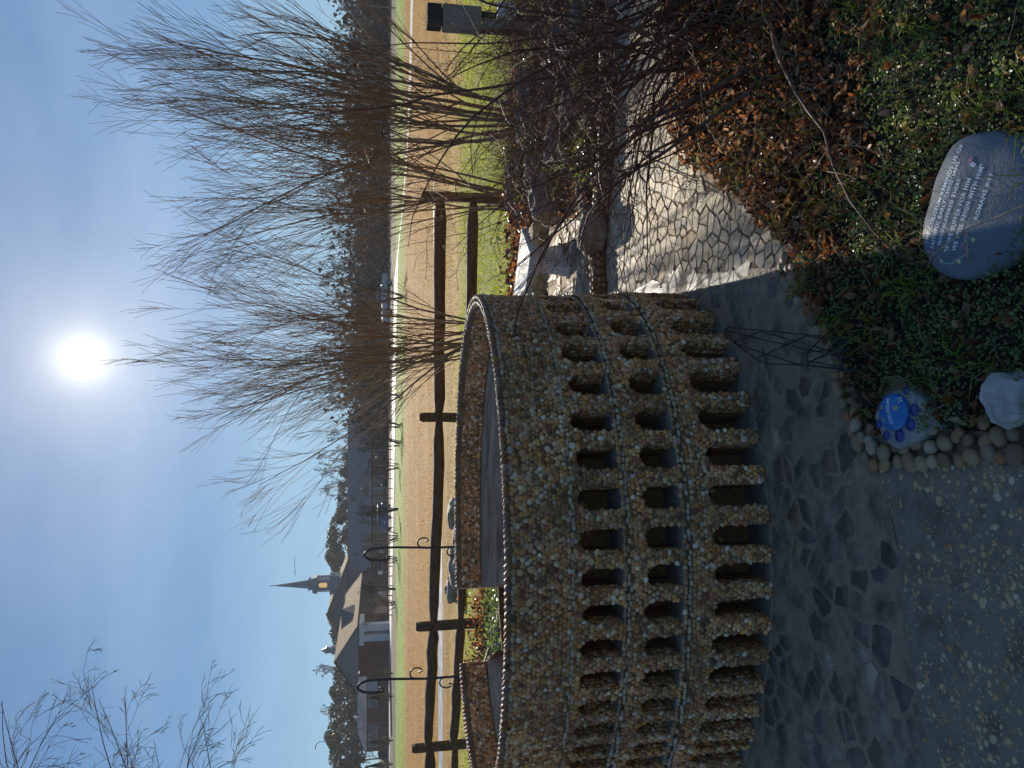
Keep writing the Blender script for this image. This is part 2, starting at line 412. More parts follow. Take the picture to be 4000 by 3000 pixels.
def icosphere(sub):
    import bmesh
    bm = bmesh.new(); bmesh.ops.create_icosphere(bm, subdivisions=sub, radius=1.0)
    V = np.array([v.co[:] for v in bm.verts]); F = np.array([[v.index for v in f.verts] for f in bm.faces])
    bm.free(); return V, F
ICO1 = icosphere(1); ICO2 = icosphere(2); ICO3 = icosphere(3); ICO4 = icosphere(4)
def half(V, F, cut=-0.3):
    keep = (V[F][:, :, 2].max(1) > cut)
    F = F[keep]; used = np.unique(F); mp = -np.ones(len(V), int); mp[used] = np.arange(len(used))
    return V[used], mp[F]
def pebble_proto(seed, cut=-0.25):
    V, F = ICO2
    V = V.copy(); r_ = np.random.default_rng(seed)
    off = r_.random(3) * 50
    for i, v in enumerate(V):
        q = Vector(v) * 0.9 + Vector(off)
        V[i] = v * (1 + 0.22 * (noise.noise(q)))
    # squarish in plan, as packed pebbles are
    p = 2.6
    rr = (np.abs(V[:, 0]) ** p + np.abs(V[:, 1]) ** p) ** (1 / p); r2 = np.hypot(V[:, 0], V[:, 1])
    k = np.where(r2 > 1e-6, 0.5 + 0.5 * r2 / np.maximum(rr, 1e-6), 1)
    V[:, :2] *= k[:, None]
    return half(V, F, cut)
PEBS = [pebble_proto(i) for i in range(7)]
PEB_ME = [mesh('pebble', V, F, True) for V, F in PEBS]

def rock_mesh(name, dims, seed, rough=0.18, freq=1.1, sub=ICO4, flat=0.0, power=2.4):
    V, F = sub
    V = V.copy(); off = Vector(np.random.default_rng(seed).random(3) * 100)
    n = (np.abs(V) ** power).sum(1) ** (1 / power)
    V = V / n[:, None]
    for i, v in enumerate(V):
        q = Vector(v) * freq + off
        k = 1 + rough * noise.noise(q) * 2 + rough * 0.35 * noise.noise(q * 3.1) + rough * .12 * noise.noise(q * 8)
        V[i] = v * k
    V = V * np.array(dims)
    return mesh(name, V, F, True)

# ------------------------------------------------------------------ ground
def ground_material():
    mt, t, b = base_mat('ground_earth_and_grass')
    tcn = t.nodes.new('ShaderNodeTexCoord')
    sep = t.nodes.new('ShaderNodeSeparateXYZ'); t.links.new(tcn.outputs['Object'], sep.inputs[0])
    n1 = noise_tex(t, 0.22, 6, stretch=(0.35, 1, 1))
    mr = t.nodes.new('ShaderNodeMath'); mr.operation = 'MULTIPLY_ADD'; mr.inputs[1].default_value = 0.30; mr.inputs[2].default_value = 0.85
    t.links.new(n1.outputs['Fac'], mr.inputs[0])
    ml = t.nodes.new('ShaderNodeMath'); ml.operation = 'MULTIPLY'
    t.links.new(sep.outputs['Y'], ml.inputs[0]); t.links.new(mr.outputs[0], ml.inputs[1])
    dv = t.nodes.new('ShaderNodeMath'); dv.operation = 'DIVIDE'; dv.inputs[1].default_value = 200.0
    t.links.new(ml.outputs[0], dv.inputs[0])
    r = ramp(t, [(0.0, (.035, .025, .016)), (0.036, (.05, .036, .022)), (0.042, (.16, .19, .025)), (0.066, (.22, .24, .03)), (0.075, (.34, .23, .07)),
                 (0.10, (.30, .15, .022)), (0.21, (.27, .128, .018)), (0.232, (.25, .19, .036)), (0.245, (.19, .25, .03)), (0.345, (.18, .24, .03)), (0.36, (.10, .085, .05)), (1.0, (.09, .075, .05))])
    t.links.new(dv.outputs[0], r.inputs[0])
    n2 = noise_tex(t, 3.5, 8, stretch=(0.5, 1, 1)); n3 = noise_tex(t, 40, 6, stretch=(1, .6, 1))
    n4 = noise_tex(t, 0.5, 4, stretch=(0.12, 1, 1))
    def rng_(n, a, b_):
        q = t.nodes.new('ShaderNodeMapRange'); q.inputs['From Min'].default_value = .3; q.inputs['From Max'].default_value = .7
        q.inputs['To Min'].default_value = a; q.inputs['To Max'].default_value = b_
        t.links.new(n.outputs['Fac'], q.inputs['Value']); return q
    last_ = r.outputs[0]
    for n, a, b_ in ((n2, .72, 1.28), (n3, .62, 1.4), (n4, .78, 1.2)):
        q = rng_(n, a, b_)
        s_ = t.nodes.new('ShaderNodeVectorMath'); s_.operation = 'SCALE'
        t.links.new(last_, s_.inputs[0]); t.links.new(q.outputs[0], s_.inputs['Scale']); last_ = s_.outputs[0]
    t.links.new(last_, b.inputs['Base Color'])
    b.inputs['Roughness'].default_value = 0.95; b.inputs['Specular IOR Level'].default_value = 0.1
    add_bump(t, b, n3.outputs['Fac'], 0.8, 0.04)
    return mt
M_GROUND = ground_material()
GZ = -0.030
g = MB()
xs = [-2500, -400, -60, -12, -4, 0, 4, 12, 60, 400, 2500]; ys = [-30, 0, 3, 6, 12, 25, 60, 150, 500, 3500]
for a in range(len(xs) - 1):
    for b in range(len(ys) - 1):
        g.face((xs[a], ys[b], GZ), (xs[a + 1], ys[b], GZ), (xs[a + 1], ys[b + 1], GZ), (xs[a], ys[b + 1], GZ))
g.build('ground', M_GROUND, kind='structure')

def strip(name, pts, widths, mt, z=GZ + 0.006):
    g = MB()
    for k in range(len(pts) - 1):
        p, q = pts[k], pts[k + 1]
        g.face((p.x, p.y - widths[k] / 2, z), (q.x, q.y - widths[k + 1] / 2, z), (q.x, q.y + widths[k + 1] / 2, z), (p.x, p.y + widths[k] / 2, z))
    return g.build(name, mt, kind='structure')
# pale road that runs past the churchyard
rp = [at(3300, 1612), at(2950, 1606), at(2500, 1594), at(2200, 1572), at(1950, 1546), at(1500, 1537), at(900, 1529), at(400, 1521), at(-200, 1518)]
strip('road', rp, [3.2, 3.2, 4, 6, 13, 17, 15, 12, 12], M_ROADS)
# wet gravel track beyond the rail fence
gp = [at(-900, 1722), at(0, 1718), at(600, 1716), at(1000, 1712), at(1340, 1704), at(1800, 1694), at(2300, 1690)]
strip('gravel_track', gp, [1.3, 1.4, 1.5, 1.4, .8, .5, .3], M_GRAV)

# ------------------------------------------------------------------ voronoi paving
def clip_poly(poly, n, d):
    out_ = []
    for i in range(len(poly)):
        a, b = poly[i], poly[(i + 1) % len(poly)]
        da, db = n[0] * a[0] + n[1] * a[1] - d, n[0] * b[0] + n[1] * b[1] - d
        if da <= 0: out_.append(a)
        if (da < 0) != (db < 0) and abs(da - db) > 1e-12:
            t = da / (da - db); out_.append((a[0] + (b[0] - a[0]) * t, a[1] + (b[1] - a[1]) * t))
    return out_
def voronoi(P, k=18, reach=0.5):
    P = np.asarray(P); cells = []
    for i, p in enumerate(P):
        d2 = ((P - p) ** 2).sum(1); o = np.argsort(d2)[1:k]
        poly = [(p[0] - reach, p[1] - reach), (p[0] + reach, p[1] - reach), (p[0] + reach, p[1] + reach), (p[0] - reach, p[1] + reach)]
        for j in o:
            q = P[j]; n = (q[0] - p[0], q[1] - p[1]); mid = ((p[0] + q[0]) / 2, (p[1] + q[1]) / 2)
            poly = clip_poly(poly, n, n[0] * mid[0] + n[1] * mid[1])
            if len(poly) < 3: break
        cells.append(poly)
    return cells
def inside(poly, x, y):
    c = False; j = len(poly) - 1
    for i in range(len(poly)):
        if (poly[i][1] > y) != (poly[j][1] > y) and x < (poly[j][0] - poly[i][0]) * (y - poly[i][1]) / (poly[j][1] - poly[i][1]) + poly[i][0]: c = not c
        j = i
    return c
def slab_geo(poly, joint, top, thick, rr, tl=.02):
    """one flagstone: corners knocked about, edges eased, top a little tilted; relative to its centroid"""
    c = np.mean(poly, 0); P = np.array(poly) - c
    r_ = np.linalg.norm(P, axis=1, keepdims=True)
    P = P * np.maximum(0.2, (r_ - joint * rr.uniform(0.6, 1.5, (len(P), 1))) / r_)
    # split long sides so outlines are not straight
    Q = []
    for i in range(len(P)):
        a, b = P[i], P[(i + 1) % len(P)]
        Q.append(a)
        if np.linalg.norm(b - a) > 0.035:
            mid = (a + b) / 2; Q.append(mid * (1 - rr.uniform(-.02, .09)))
    P = np.array(Q); n = len(P)
    tilt = rr.normal(0, tl, 2)
    e = min(0.003, top * 0.6)
    zt = lambda pp: top + pp @ tilt
    inner = P * 0.93
    V = np.concatenate([np.c_[P, np.full(n, top - thick)], np.c_[P, zt(P) - e], np.c_[inner, zt(inner)]])
    F = []
    for i in range(n):
        j = (i + 1) % n
        F += [[i, j, n + j], [i, n + j, n + i], [n + i, n + j, 2 * n + j], [n + i, 2 * n + j, 2 * n + i]]
    F.append([2 * n + i for i in range(n)])
    return c, V, F
def pave(points, test, parent, name, mt, joint, top, thick, z, limit=300, seed=1, size_key=None, keep=1.0, amax=.03, tilt=.012):
    rr = np.random.default_rng(seed)
    cells = voronoi(points); todo = []
    for poly in cells:
        if len(poly) < 3: continue
        c = np.mean(poly, 0)
        if not test(c[0], c[1]) or rr.random() > keep: continue
        A = 0.5 * abs(sum(poly[i][0] * poly[(i + 1) % len(poly)][1] - poly[(i + 1) % len(poly)][0] * poly[i][1] for i in range(len(poly))))
        if A > amax or A < 2e-4: continue
        X, Y = proj(c[0], c[1], 0)
        vis = -100 < X < 3100 and Y < 4150
        # hidden behind the amphitheatre
        if vis and -0.1 < X < 1830 and c[1] > 3.7: vis = False
        d = math.hypot(c[0], c[1]); key = A / d ** 3 * (1 if vis else 1e-3)
        todo.append((key, poly))
    todo.sort(key=lambda q: -q[0])
    V_, F_, R_l = [], [], []; n0 = 0
    for i, (key, poly) in enumerate(todo):
        c, V, F = slab_geo(poly, joint, top, thick, rr, tilt)
        if i < limit and key > 1e-6:
            put(name, mesh(name, V, F, False), mt, parent, (c[0], c[1], z))
        else:
            V_.append(V + np.array([c[0], c[1], z])); F_ += [[v + n0 for v in f] for f in F]; n0 += len(V); R_l.append(np.full(len(V), rr.random()))
    if V_:
        put(name + 's', mesh(name + 's', np.concatenate(V_), F_, False, np.concatenate(R_l)), mt, parent, kind='stuff')
def jitter_points(x0, x1, y0, y1, s, rr, sy=1.0, warp=None):
    pts = []
    y = y0; k = 0
    while y < y1:
        x = x0 + (k % 2) * s / 2
        while x < x1:
            pts.append((x + rr.uniform(-.52, .52) * s, y + rr.uniform(-.52, .52) * s * sy)); x += s
        y += s * 0.87 * sy; k += 1
    # knock out some points: bigger stones
    keep_ = np.array([rr.random() > (.45 if noise.noise(Vector((x * 3.1, y * 3.1, 8))) > .12 else .10) for x, y in pts])
    return np.array(pts)[keep_]

# ------------------------------------------------------------------ the amphitheatre
CX, CY, CA, CB, WH = -0.775, 3.68, 1.208, 0.955, 1.03
NTH = 24001
th_ = np.linspace(-math.pi, math.pi, NTH)
ex_, ey_ = CX + CA * np.cos(th_), CY + CB * np.sin(th_)
S_ = np.r_[0, np.cumsum(np.hypot(np.diff(ex_), np.diff(ey_)))]
PER = S_[-1]
def th_of(s): return np.interp(np.mod(s, PER), S_, th_)
def frame(s):
    t = th_of(s)
    p = np.stack([CX + CA * np.cos(t), CY + CB * np.sin(t)], -1)
    n = np.stack([np.cos(t) / CA, np.sin(t) / CB], -1); n /= np.linalg.norm(n, axis=-1, keepdims=True)
    return p, n
def wp(s, z, out_=0.0):
    """wall point at arc length s, height z, pushed outwards by out_; relative to the model's base"""
    p, n = frame(s)
    q = p + n * out_
    return (float(q[0]) - CX, float(q[1]) - CY, z)
# bay centres read off the photograph on the near side, then carried round
cols = np.array([1798, 1713, 1622, 1500, 1355, 1210, 1051, 890, 740, 599, 465, 339, 234, 143, 71, 17.])
fm = th_ < 0
Xf, Yf = proj(ex_[fm], ey_[fm], .67)
o_ = np.argsort(Xf)
sc_cols = np.sort(np.interp(cols, Xf[o_], S_[fm][o_]))
sc_cols = sc_cols[np.r_[True, np.diff(sc_cols) > 0.07]]
first, lastc = sc_cols[0], sc_cols[-1]
left_n = int(round((PER - (lastc - first)) / 0.148)) - 1
rest = np.linspace(lastc, first + PER, left_n + 2)[1:-1]
centres = np.sort(np.mod(np.r_[sc_cols, rest], PER))
NB = len(centres)
mids = (centres + np.r_[centres[1:], centres[0] + PER]) / 2
bays = [(mids[i - 1] - (PER if i == 0 else 0), centres[i], mids[i]) for i in range(NB)]
TIERS = [  # z0 panel, z1 panel, arch sill, arch crown, out offset
    (0.0, 0.335, 0.004, 0.243, 0.024), (0.335, 0.570, 0.358, 0.512, 0.012), (0.570, 0.785, 0.588, 0.760, 0.0)]
DEP = 0.18
col = empty('pebble_amphitheatre', (CX, CY, 0), 'pebble covered oval amphitheatre model with three rows of arches standing on stone paving', 'model building')
arch_list = []
rb = np.random.default_rng(3)
def arch_outline(sL, sR, sill, crown, K=8):
    w = sR - sL; rise = min(w * 0.62, (crown - sill) * 0.5); zs = crown - rise
    pts = [(sL, zs)]
    for k in range(1, K):
        a = math.pi * (1 - k / K)
        pts.append(((sL + sR) / 2 + math.cos(a) * w / 2, zs + math.sin(a) * rise))
    pts.append((sR, zs))
    return pts, zs
for ti, (z0, z1, sill, crown, off) in enumerate(TIERS):
    g = MB()
    for (a, c, b) in bays:
        w = (b - a) * 0.62 * rb.uniform(0.94, 1.06)
        sl, cr = sill, crown + rb.uniform(-.008, .008)
        sL, sR = c - w / 2 + rb.uniform(-.004, .004), c + w / 2 + rb.uniform(-.004, .004)
        arc, zs = arch_outline(sL, sR, sl, cr)
        arch_list.append((ti, sL, sR, sl, cr, zs, off))
        P = lambda s, z, d=0: wp(s, z, off - d)
        g.face(P(a, z0), P(sL, z0), P(sL, zs), P(a, zs)); g.face(P(sR, z0), P(b, z0), P(b, zs), P(sR, zs))
        if sl > z0 + 1e-4: g.face(P(sL, z0), P(sR, z0), P(sR, sl), P(sL, sl))
        g.face(P(a, zs), P(sL, zs), P(sL, z1), P(a, z1)); g.face(P(sR, zs), P(b, zs), P(b, z1), P(sR, z1))
        for k in range(len(arc) - 1):
            (s0, y0), (s1, y1) = arc[k], arc[k + 1]
            g.face(P(s0, y0), P(s1, y1), P(s1, z1), P(s0, z1))
        # the reveal of this arch, a part of its own
        h = MB(); loop = [(sL, sl)] + arc + [(sR, sl)]
        for k in range(len(loop) - 1):
            (s0, y0), (s1, y1) = loop[k], loop[k + 1]
            h.face(P(s0, y0, DEP), P(s1, y1, DEP), P(s1, y1), P(s0, y0))
        h.face(*[P(s, y, DEP) for s, y in loop])
        h.build('arch_niche', M_NICHE, col)
        h = MB(); h.face(P(sL, sl + .001, DEP), P(sR, sl + .001, DEP), P(sR, sl + .001, -.004), P(sL, sl + .001, -.004))
        h.face(P(sL, sl + .001, -.004), P(sR, sl + .001, -.004), P(sR, sl - .004, -.004), P(sL, sl - .004, -.004))
        h.build('arch_sill', M_FLOOR, col)
    # step out on top of the tier
    for (a, c, b) in bays:
        upper = TIERS[ti + 1][4] if ti < 2 else -0.004
        g.face(wp(a, z1, off), wp(b, z1, off), wp(b, z1, upper - .01), wp(a, z1, upper - .01))
    g.build('arcade_tier', M_MORTAR, col)

# parapet, inner face, seating ring, with the broken gap on the far side
NS = 260
sgrid = np.linspace(0, PER, NS + 1)
def wall_h(s):
    t = float(th_of(s))
    if t < 0.3 and t > -2.9: return WH
    x, y = CX + CA * math.cos(t), CY + CB * math.sin(t)
    X, Y = proj(x, y, WH)
    if 435 < X < 702 and t > 0: return 0.56
    if 395 < X <= 435 and t > 0: return 0.56 + (435 - X) / 40 * 0.42
    return WH
H = [wall_h(0.5 * (sgrid[k] + sgrid[k + 1])) for k in range(NS)]
par, inn, seat, low = MB(), MB(), MB(), MB()
TH = 0.05
for k in range(NS):
    a, b, h = sgrid[k], sgrid[k + 1], H[k]
    if h > 0.79:
        if k and H[k - 1] <= .79 and par.v: par.build('parapet_wall', M_MORTAR, col); par = MB()
        par.face(wp(a, .785, -.004), wp(b, .785, -.004), wp(b, h, -.004), wp(a, h, -.004))
        par.face(wp(a, h, -.004), wp(b, h, -.004), wp(b, h, -TH), wp(a, h, -TH))
        inn.face(wp(b, .885, -TH), wp(a, .885, -TH), wp(a, h, -TH), wp(b, h, -TH))
        z2 = 0.885
        seat.face(wp(a, z2, -TH + .001), wp(b, z2, -TH + .001), wp(b, z2 - .012, -TH - .03), wp(a, z2 - .012, -TH - .03))
        seat.face(wp(a, z2 - .012, -TH - .03), wp(b, z2 - .012, -TH - .03), wp(b, z2 - .16, -TH - .15), wp(a, z2 - .16, -TH - .15))
        seat.face(wp(a, z2 - .16, -TH - .15), wp(b, z2 - .16, -TH - .15), wp(b, .56, -TH - .17), wp(a, .56, -TH - .17))
    else:
        low.face(wp(a, h, 0.0), wp(b, h, 0.0), wp(b, h, -.24), wp(a, h, -.24))
    inn.face(wp(b, .45, -.26), wp(a, .45, -.26), wp(a, .57, -.235), wp(b, .57, -.235))
    for kk in ((k + 1) % NS,):
        h2 = H[kk]
        if abs(h2 - h) > 0.05:
            lo, hi = min(h, h2), max(h, h2)
            inn.face(wp(b, lo, -.002), wp(b, lo, -.22), wp(b, min(hi, .885) - .16, -TH - .15), wp(b, min(hi, .885), -TH), wp(b, hi, -TH), wp(b, hi, -.002))
par.build('parapet_wall', M_MORTAR, col); low.build('broken_wall_top', M_MORTAR, col); inn.build('inner_wall', M_MORTAR, col); seat.build('seating_ring', M_SEAT, col)
g = MB(); g.face(*[wp(s, .47, -.25) for s in sgrid[:-1:4]]); g.build('arena_floor', M_SEAT, col)

# pebbles: (position, basis) lists
peb = []   # [pos(3), T(3), B(3), N(3), a, b, c, weight]
rp_ = np.random.default_rng(11)
arch_arr = np.array([(a[1], a[2], a[3], a[4], a[5]) for a in arch_list])
def in_arch(s, z, grow=0.0):
    for off_ in (0, PER, -PER):
        ss = s + off_
        m_ = (arch_arr[:, 0] - grow < ss) & (ss < arch_arr[:, 1] + grow) & (arch_arr[:, 2] - grow * .3 < z) & (z < arch_arr[:, 3] + grow)
        for k in np.nonzero(m_)[0]:
            L_, R2, sl, cr, zs = arch_arr[k]
            if z <= zs: return True
            cxx = (L_ + R2) / 2; w = (R2 - L_) / 2 + grow
            if ((ss - cxx) / w) ** 2 + ((z - zs) / (cr - zs + grow)) ** 2 < 1: return True
    return False
def off_at(z): return 0.024 if z < .335 else (0.012 if z < .57 else (0.0 if z < .785 else -0.004))
SP = 0.0186
def visible_front(s):
    t = float(th_of(s)); return t < 0.42 or t > 2.75
def field(z0, z1, skip):
    """hex-packed jittered pebble centres with a few large ones"""
    big = []
    ny = int((z1 - z0) / 0.11) + 1
    res = []
    for _ in range(int(PER * (z1 - z0) * 70)):
        s, z = rp_.uniform(0, PER), rp_.uniform(z0 + .012, z1 - .012)
        if skip(s, z) or in_arch(s, z, .010): continue
        big.append((s, z, rp_.uniform(.0125, .0165)))
    B = np.array(big) if big else np.zeros((0, 3))
    for s, z, r in big: res.append((s, z, r, 1))
    row = 0; z = z0 + SP * .45
    while z < z1 - SP * .25:
        s = (row % 2) * SP / 2
        while s < PER:
            s2, z2 = s + rp_.normal(0, .0024), z + rp_.normal(0, .0022)
            s += SP * 1.03
            if skip(s2, z2) or in_arch(s2, z2, -.001): continue
            if len(B):
                d2 = (B[:, 0] - s2) ** 2 + (B[:, 1] - z2) ** 2
                if (d2 < (B[:, 2] + .004) ** 2).any(): continue
            res.append((s2, z2, SP * rp_.uniform(.42, .64), 0))
        z += SP * .87; row += 1
    return res
def add_peb(pos, T, B, N, a, b, c, ang=None):
    T, B, N = np.array(T, float), np.array(B, float), np.array(N, float)
    if ang is None: ang = rp_.uniform(0, math.pi)
    T2 = T * math.cos(ang) + B * math.sin(ang); B2 = -T * math.sin(ang) + B * math.cos(ang)
    peb.append((np.array(pos, float), T2, B2, N, a, b, c))
for (z0, z1) in ((0.0, .334), (.341, .570), (.576, .784), (.792, WH - .006)):
    for (s, z, r, bigf) in field(z0, z1, lambda s, z: not visible_front(s)):
        p, n = frame(s)
        N = np.array([n[0], n[1], 0]); T = np.array([-n[1], n[0], 0])
        asp = rp_.uniform(.92, 1.22)
        add_peb(wp(s, z, off_at(z) - .0005), T, (0, 0, 1), N, r * asp, r / asp ** .6, r * rp_.uniform(.40, .62))
# jambs and arch crowns
for (ti, sL, sR, sl, cr, zs, off) in arch_list:
    if not visible_front((sL + sR) / 2): continue
    z = sl + .010
    for side, s in ((1, sL), (-1, sR)):
        p, n = frame(s); T = np.array([-n[1], n[0], 0]) * side; N = np.array([n[0], n[1], 0])
        z = sl + .010
        while z < zs:
            d = .010
            while d < .075:
                r = rp_.uniform(.0075, .0115)
                add_peb(wp(s, z + rp_.normal(0, .003), off - d + rp_.normal(0, .0025)), N, (0, 0, 1), T, r * rp_.uniform(.9, 1.25), r, r * rp_.uniform(.25, .6)); d += rp_.uniform(.015, .021)
            z += rp_.uniform(.0155, .0185)
    arc, _ = arch_outline(sL, sR, sl, cr, 9)
    for (s, z) in arc[1:-1]:
        a_ = math.atan2(z - zs, s - (sL + sR) / 2)
        p, n = frame(s); T = np.array([-n[1], n[0], 0]); N = np.array([n[0], n[1], 0])
        down = -(T * math.cos(a_) + np.array([0, 0, 1]) * math.sin(a_)); side_ = np.cross(down, N)
        for d in (.008, .027):
            add_peb(wp(s, z, off - d), N, side_, down, .0095, .0085, .0045)
    for _ in range(9):      # the rough inner wall behind
        s = rp_.uniform(sL, sR); z = rp_.uniform((sl + cr) / 2, cr - .01)
        p, n = frame(s)
        add_peb(wp(s, z, off - DEP + .002), (-n[1], n[0], 0), (0, 0, 1), (n[0], n[1], 0), .012, .011, .007)
# inner face of the far wall
for (s, z, r, bigf) in field(.893, WH - .012, lambda s, z: not (-.25 < float(th_of(s)) < 3.14) and not float(th_of(s)) < -3.0):
    if wall_h(s) < .9: continue
    p, n = frame(s)
    add_peb(wp(s, z, -TH), (n[1], -n[0], 0), (0, 0, 1), (-n[0], -n[1], 0), r, r * .92, r * .5)
# broken ends of the wall
for k in range(NS):
    if abs(H[(k + 1) % NS] - H[k]) > .05:
        s = sgrid[k + 1]; hi = max(H[k], H[(k + 1) % NS]); lo = min(H[k], H[(k + 1) % NS])
        p, n = frame(s); T = np.array([-n[1], n[0], 0]); sg = 1 if H[k] > H[(k + 1) % NS] else -1
        z = lo + .01
        while z < hi - .004:
            d = .008
            dmax = TH if z > .885 else TH + (.885 - z) * .9
            while d < min(dmax, .2):
                add_peb(wp(s, z, -d), (n[0], n[1], 0), (0, 0, 1), T * sg, .0095, .009, .005); d += .0185
            z += .0175
# top of the low broken stretch
s = 0
while s < PER:
    if wall_h(s) < .9:
        for d in np.arange(.01, .24, .02):
            p, n = frame(s); add_peb(wp(s, wall_h(s), -d), (n[0], n[1], 0), (-n[1], n[0], 0), (0, 0, 1), .0098, .0098, .006)
    s += .0195

cam_rel = np.array([0 - CX, 0 - CY, CAM_H])
def emit(items, name, mt, limit, stuff_name, seed=5):
    """nearest, best-facing pieces become parts, the rest one joined part"""
    rr = np.random.default_rng(seed)
    P = np.array([i[0] for i in items]); N = np.array([i[3] for i in items])
    ab = np.array([i[4] * i[5] for i in items])
    v = cam_rel - P; d = np.linalg.norm(v, axis=1); face_ = np.maximum(0, (N * v).sum(1) / d)
    key = ab * face_ / d ** 2
    W = P + np.array([CX, CY, 0]); X, Y = proj(W[:, 0], W[:, 1], W[:, 2])
    key = np.where((X > -20) & (X < 3000), key, 0)
    order = np.argsort(-key); Mx = np.array([np.stack([i[1] * i[4], i[2] * i[5], i[3] * i[6]]) for i in items])
    kind_ = rr.integers(0, len(PEBS), len(items))
    for q in order[:limit]:
        o = bpy.data.objects.new(name, PIECE[(mt.name, kind_[q])])
        link(o); o.parent = col
        mm = Matrix(Mx[q].T.tolist()).to_4x4(); mm.translation = Vector(P[q]); o.matrix_local = mm
    if len(order) > limit:
        V_, F_, R2 = [], [], []; n0 = 0
        for kk in range(len(PEBS)):
            q = order[limit:][kind_[order[limit:]] == kk]
            if not len(q): continue
            PV, PF = PEBS[kk]
            V = (np.einsum('vj,njk->nvk', PV, Mx[q]) + P[q][:, None]).reshape(-1, 3)
            F = (PF[None] + (np.arange(len(q)) * len(PV))[:, None, None]).reshape(-1, 3) + n0
            n0 += len(V); V_.append(V); F_.append(F); R2.append(np.repeat(rr.random(len(q)), len(PV)))
        put(stuff_name, mesh(stuff_name, np.concatenate(V_), np.concatenate(F_), True, np.concatenate(R2)), mt, col, kind='stuff')
PIECE = {}
for mt in (M_PEB, M_RIM, M_LEDGE, M_EDGE, M_CPEB):
    for i, me in enumerate(PEB_ME):
        c = me.copy(); c.materials.append(mt); PIECE[(mt.name, i)] = c
emit(peb, 'pebble', M_PEB, 300, 'pebble_facing')
# rim of upright beads along the top, ledge courses between the tiers
rim = []
for lane, (o1, dz) in enumerate(((-.010, .002), (-.036, .000))):
    s = lane * .012
    while s < PER:
        if wall_h(s) > .9 or lane == 0 and wall_h(s) > .6:
            L = rp_.uniform(.0105, .0165); p, n = frame(s)
            tl = rp_.uniform(-.2, .2)
            T = np.array([-n[1], n[0], tl * .4]); N = np.array([n[0] * .25, n[1] * .25, 1.0]); N /= np.linalg.norm(N); T /= np.linalg.norm(T); B = np.cross(N, T)
            rim.append((np.array(wp(s, wall_h(s) + dz, o1)), T, B, N, L, .0125, .0135)); s += L * 1.9
        else: s += .02
ledge = []
for z, o1 in ((.337, .026), (.573, .015), (.788, .003), (WH - .017, -.003)):
    s = 0
    while s < PER:
        L = rp_.uniform(.010, .0155); 
        if visible_front(s) and rp_.random() < (.5 if z > .9 else .86):
            p, n = frame(s); T = np.array([-n[1], n[0], rp_.normal(0, .08)]); N = np.array([n[0], n[1], .35]); N /= np.linalg.norm(N); B = np.cross(N, T)
            ledge.append((np.array(wp(s, z + rp_.normal(0, .0032), o1)), T, B, N, L, rp_.uniform(.0065, .009), rp_.uniform(.007, .011)))
        s += L * 1.95
emit(rim, 'rim_stone', M_RIM, 300, 'rim_stones', 6)
emit(ledge, 'ledge_stone', M_LEDGE, 300, 'ledge_stones', 8)
# small inner pier seen through the gap
g = MB(); q = at(520, 1975, .62)
q = far(520, 1960, 5.2)
pier = rock_mesh('pebble_stump', (.13, .10, .30), 4, .06, 1.0, ICO3, power=4)
tag(put('pebble_stump', pier, M_TANB, None, (q.x, 5.2, .26)), 'low tan stump of masonry behind the gap in the amphitheatre wall', 'stone')

# ------------------------------------------------------------------ paved surfaces around it
ell = lambda x, y, k=1.0: ((x - CX) / (CA * k + .024)) ** 2 + ((y - CY) / (CB * k + .024)) ** 2
bed_px = [(1807, 3182), (1662, 3255), (1500, 3309), (1337, 3345), (1210, 3417), (1225, 3560), (1237, 3688), (1265, 4000), (1280, 4700)]
bed_left = [at(*p) for p in bed_px]
bed_top = [at(3600, 2560), at(3000, 2600), at(2700, 2640), at(2476, 2640), at(2331, 2690), at(2277, 2790), at(2186, 2893), at(2096, 2983), at(1987, 3110)]
bed_poly = [(p.x, p.y) for p in bed_top + bed_left] + [(2.9, .7)]
in_bed = lambda x, y: inside(bed_poly, x, y)
# pebbled concrete slab, near left
con_edge = [at(-500, 3612), at(0, 3607), at(290, 3589), at(650, 3526), at(920, 3508), at(1190, 3425)]
con_poly = [(p.x, p.y) for p in con_edge] + [(p.x, p.y) for p in [at(1215, 3560), at(1227, 3688), at(1255, 4000), at(1270, 4700)]] + [(-1.6, .9)]
in_con = lambda x, y: inside(con_poly, x, y)
g = MB(); g.prism([(x, y, 0) for x, y in con_poly], (0, 0, -.03), (0, 0, .006))
conc = g.build('concrete_path', M_CONC, kind='structure')
# apron of dark slate round the model; pale crazy paving to the right
g = MB()
base_poly = [(-3.2, .9), (2.6, .9), (2.6, 3.3), (4.2, 4.2), (4.2, 6.6), (-3.2, 6.6)]
g.prism([(x, y, 0) for x, y in base_poly], (0, 0, -.028), (0, 0, -.006))
path = g.build('stone_path', M_PMORT, kind='structure')
ap = [(-3.1, 1.2)] + [(p.x, p.y) for p in [at(1180, 3440), at(1337, 3350), at(1500, 3310), at(1662, 3255), at(1810, 3180), at(1960, 3090), at(1950, 2900)]] + [(0.52, 3.35), (0.60, 3.8), (.3, 5.0), (-3.1, 5.2)]
g = MB(); g.prism([(x, y, 0) for x, y in ap], (0, 0, -.02), (0, 0, -.002))
apron = g.build('slate_apron', M_AMORT, kind='structure')
in_apron = lambda x, y: inside(ap, x, y)
rv = np.random.default_rng(21)
pts = np.concatenate([jitter_points(-.3, 2.4, 2.0, 3.6, .074, rv, .72), jitter_points(-.3, 3.2, 3.6, 5.3, .092, rv, .75)])
curb_px = [(1800, 2366), (2000, 2356), (2200, 2372), (2450, 2392), (2700, 2400), (2950, 2396)]
curb_l = [at(*p) for p in curb_px]
def curb_y(x): return float(np.interp(x, [p.x for p in curb_l], [p.y for p in curb_l]))
